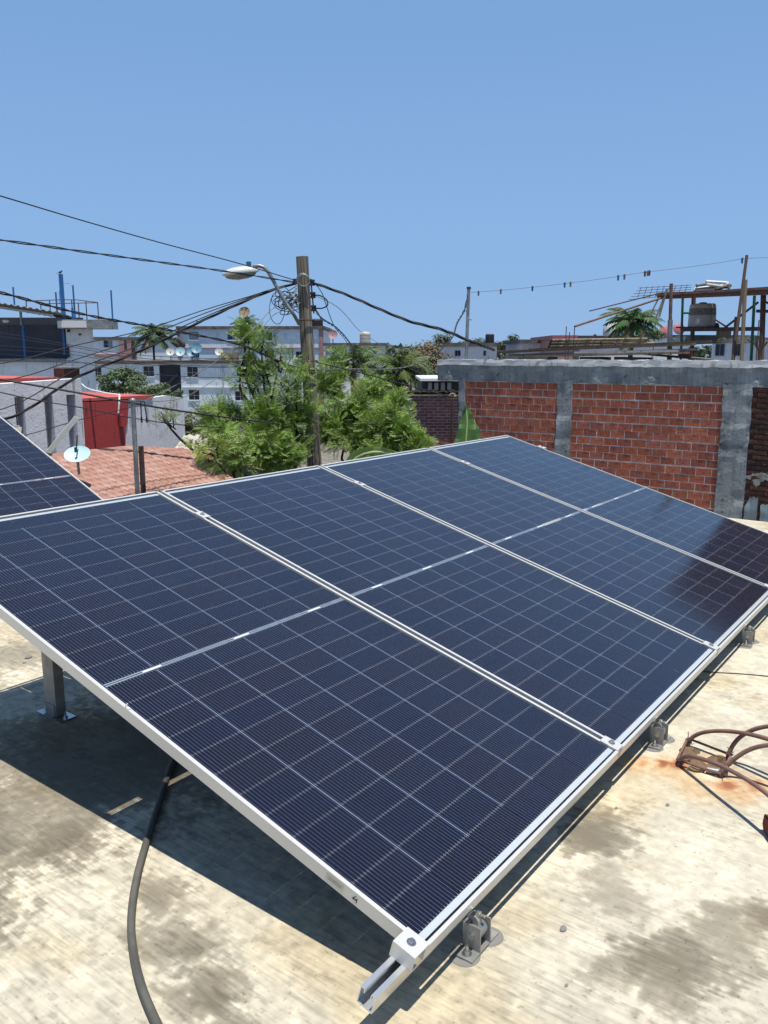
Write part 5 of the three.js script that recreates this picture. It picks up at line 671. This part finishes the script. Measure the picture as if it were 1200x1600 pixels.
// pale broken roofs under the trees
{
  const rf = (label, x0, x1, y0, D, dep, m) => { const a = atD(x0, y0, D), b = atD(x1, y0, D), T = thing('pale_roof', label, 'roof', V((a.x + b.x) / 2, GROUND, (a.z + b.z) / 2), YAW), w = a.distanceTo(b), h = a.y - GROUND; const g = clean(new THREE.PlaneGeometry(w, dep, Math.ceil(w * 30), 6)), p = g.attributes.position; for (let i = 0; i < p.count; i++) p.setZ(i, .02 * Math.sin(p.getX(i) * 36) + .05 * vn(p.getX(i) * 2, p.getY(i) * 3)); g.rotateX(-Math.PI / 2 + .2).computeVertexNormals(); mesh(T, 'sheet', g.translate(0, h - dep * .1, dep / 2), new THREE.MeshPhysicalMaterial({ color: lin(...m), roughness: .8, side: THREE.DoubleSide, map: plasterT }), false); mesh(T, 'wall', bx(-w / 2 + .1, w / 2 - .1, 0, h - dep * .22, .1, dep - .1), M.mortar); };
  rf('pale broken roof sheets behind the feathery tree, left of the pole', 288, 425, 682, 18, 1.6, [.5, .47, .41]); rf('pale rubble roof seen through leaves right of the pole', 560, 640, 642, 22, 2.6, [.5, .46, .4]); rf('whitish low roof strip beside the small brick house', 585, 640, 629, 27, 1.2, [.5, .5, .46]);
}
// banana plant
{
  const leaf = (T, pts, wid, fold, up) => { const c = curve(pts), n = 36, sh = leafSheet(), L = []; for (let i = 0; i <= n; i++) { const t = i / n, p = c.getPointAt(t), d = c.getTangentAt(t), s = d.clone().cross(up).normalize(), nn = s.clone().cross(d).normalize(), w = wid * Math.pow(Math.sin(Math.PI * Math.min(1, .04 + t * .96)), .55) * (1 - .25 * t); const rip = .014 * Math.sin(i * 2.1) + .008 * Math.sin(i * 4.7); L.push([p, s, nn, w, rip]); }
    for (let i = 0; i < n; i++) for (const g of [-1, 1]) for (let j = 0; j < 4; j++) { const f = (q, v) => { const [p, s, nn, w, rip] = q; return p.clone().addScaledVector(s, g * w * v).addScaledVector(nn, Math.abs(v) * w * fold + rip * v); }; const a = f(L[i], j / 4), b = f(L[i], (j + 1) / 4), cc = f(L[i + 1], (j + 1) / 4), d = f(L[i + 1], j / 4), nn = b.clone().sub(a).cross(d.clone().sub(a)).normalize(); if (nn.dot(L[i][2]) < 0) nn.negate(); const st = (i % 3 ? 1 : .82) * (1 + .12 * (hash(i, g + 5) - .5)); sh.quad(a, b, cc, d, nn, j === 3 && hash(i, 3) > .35 ? [1.5 * st, 1.2 * st, .9] : [st, st, st]); }
    const lf = sh.build(T, 'leaf', bananaM); mesh(lf, 'midrib', tube(pts, .012, 30, 6), M.rib); };
  M.rib = mat([.3, .34, .12], .6); const bananaM = leafMat([.07, .17, .035], { transmission: .3, roughness: .5 });
  const b0 = atD(742, 690, 12), T = thing('banana_plant', 'banana plant with upright leaf before the brick wall corner', 'banana plant', V(b0.x, GROUND, b0.z)), o = T.position, q = (x, y, d) => atD(x, y, d).sub(o);
  const facing = FH.clone().negate(); mesh(T, 'stem', [rod(V(0, 0, 0), V(0, 3.9, 0), .12, .07, 12)], mat([.12, .15, .06], .8));
  leaf(T, [V(0, 3.6, 0), q(727, 730, 12), q(728, 690, 12), q(730, 660, 12.05), q(728, 632, 12.1)], .27, .2, facing); leaf(T, [V(0, 3.6, 0), q(745, 730, 12.1), q(744, 700, 12.1), q(743, 675, 12.15), q(741, 657, 12.2)], .17, .5, facing.clone().applyAxisAngle(UPW, .6));
  const b1 = atD(590, 740, 8.6), T2 = thing('banana_plant', 'banana plant with one arching leaf behind the array edge', 'banana plant', V(b1.x, GROUND, b1.z)), o2 = T2.position, q2 = (x, y, d) => atD(x, y, d).sub(o2); mesh(T2, 'stem', [rod(V(0, 0, 0), V(0, 4.0, 0), .11, .07, 12)], mat([.12, .15, .06], .8));
  leaf(T2, [V(0, 4.0, 0), q2(548, 728, 8.6), q2(556, 715, 8.6), q2(572, 708, 8.6), q2(595, 706, 8.65), q2(620, 712, 8.7), q2(648, 726, 8.8)], .1, .12, facing);
}
renderer.render(scene, camera);
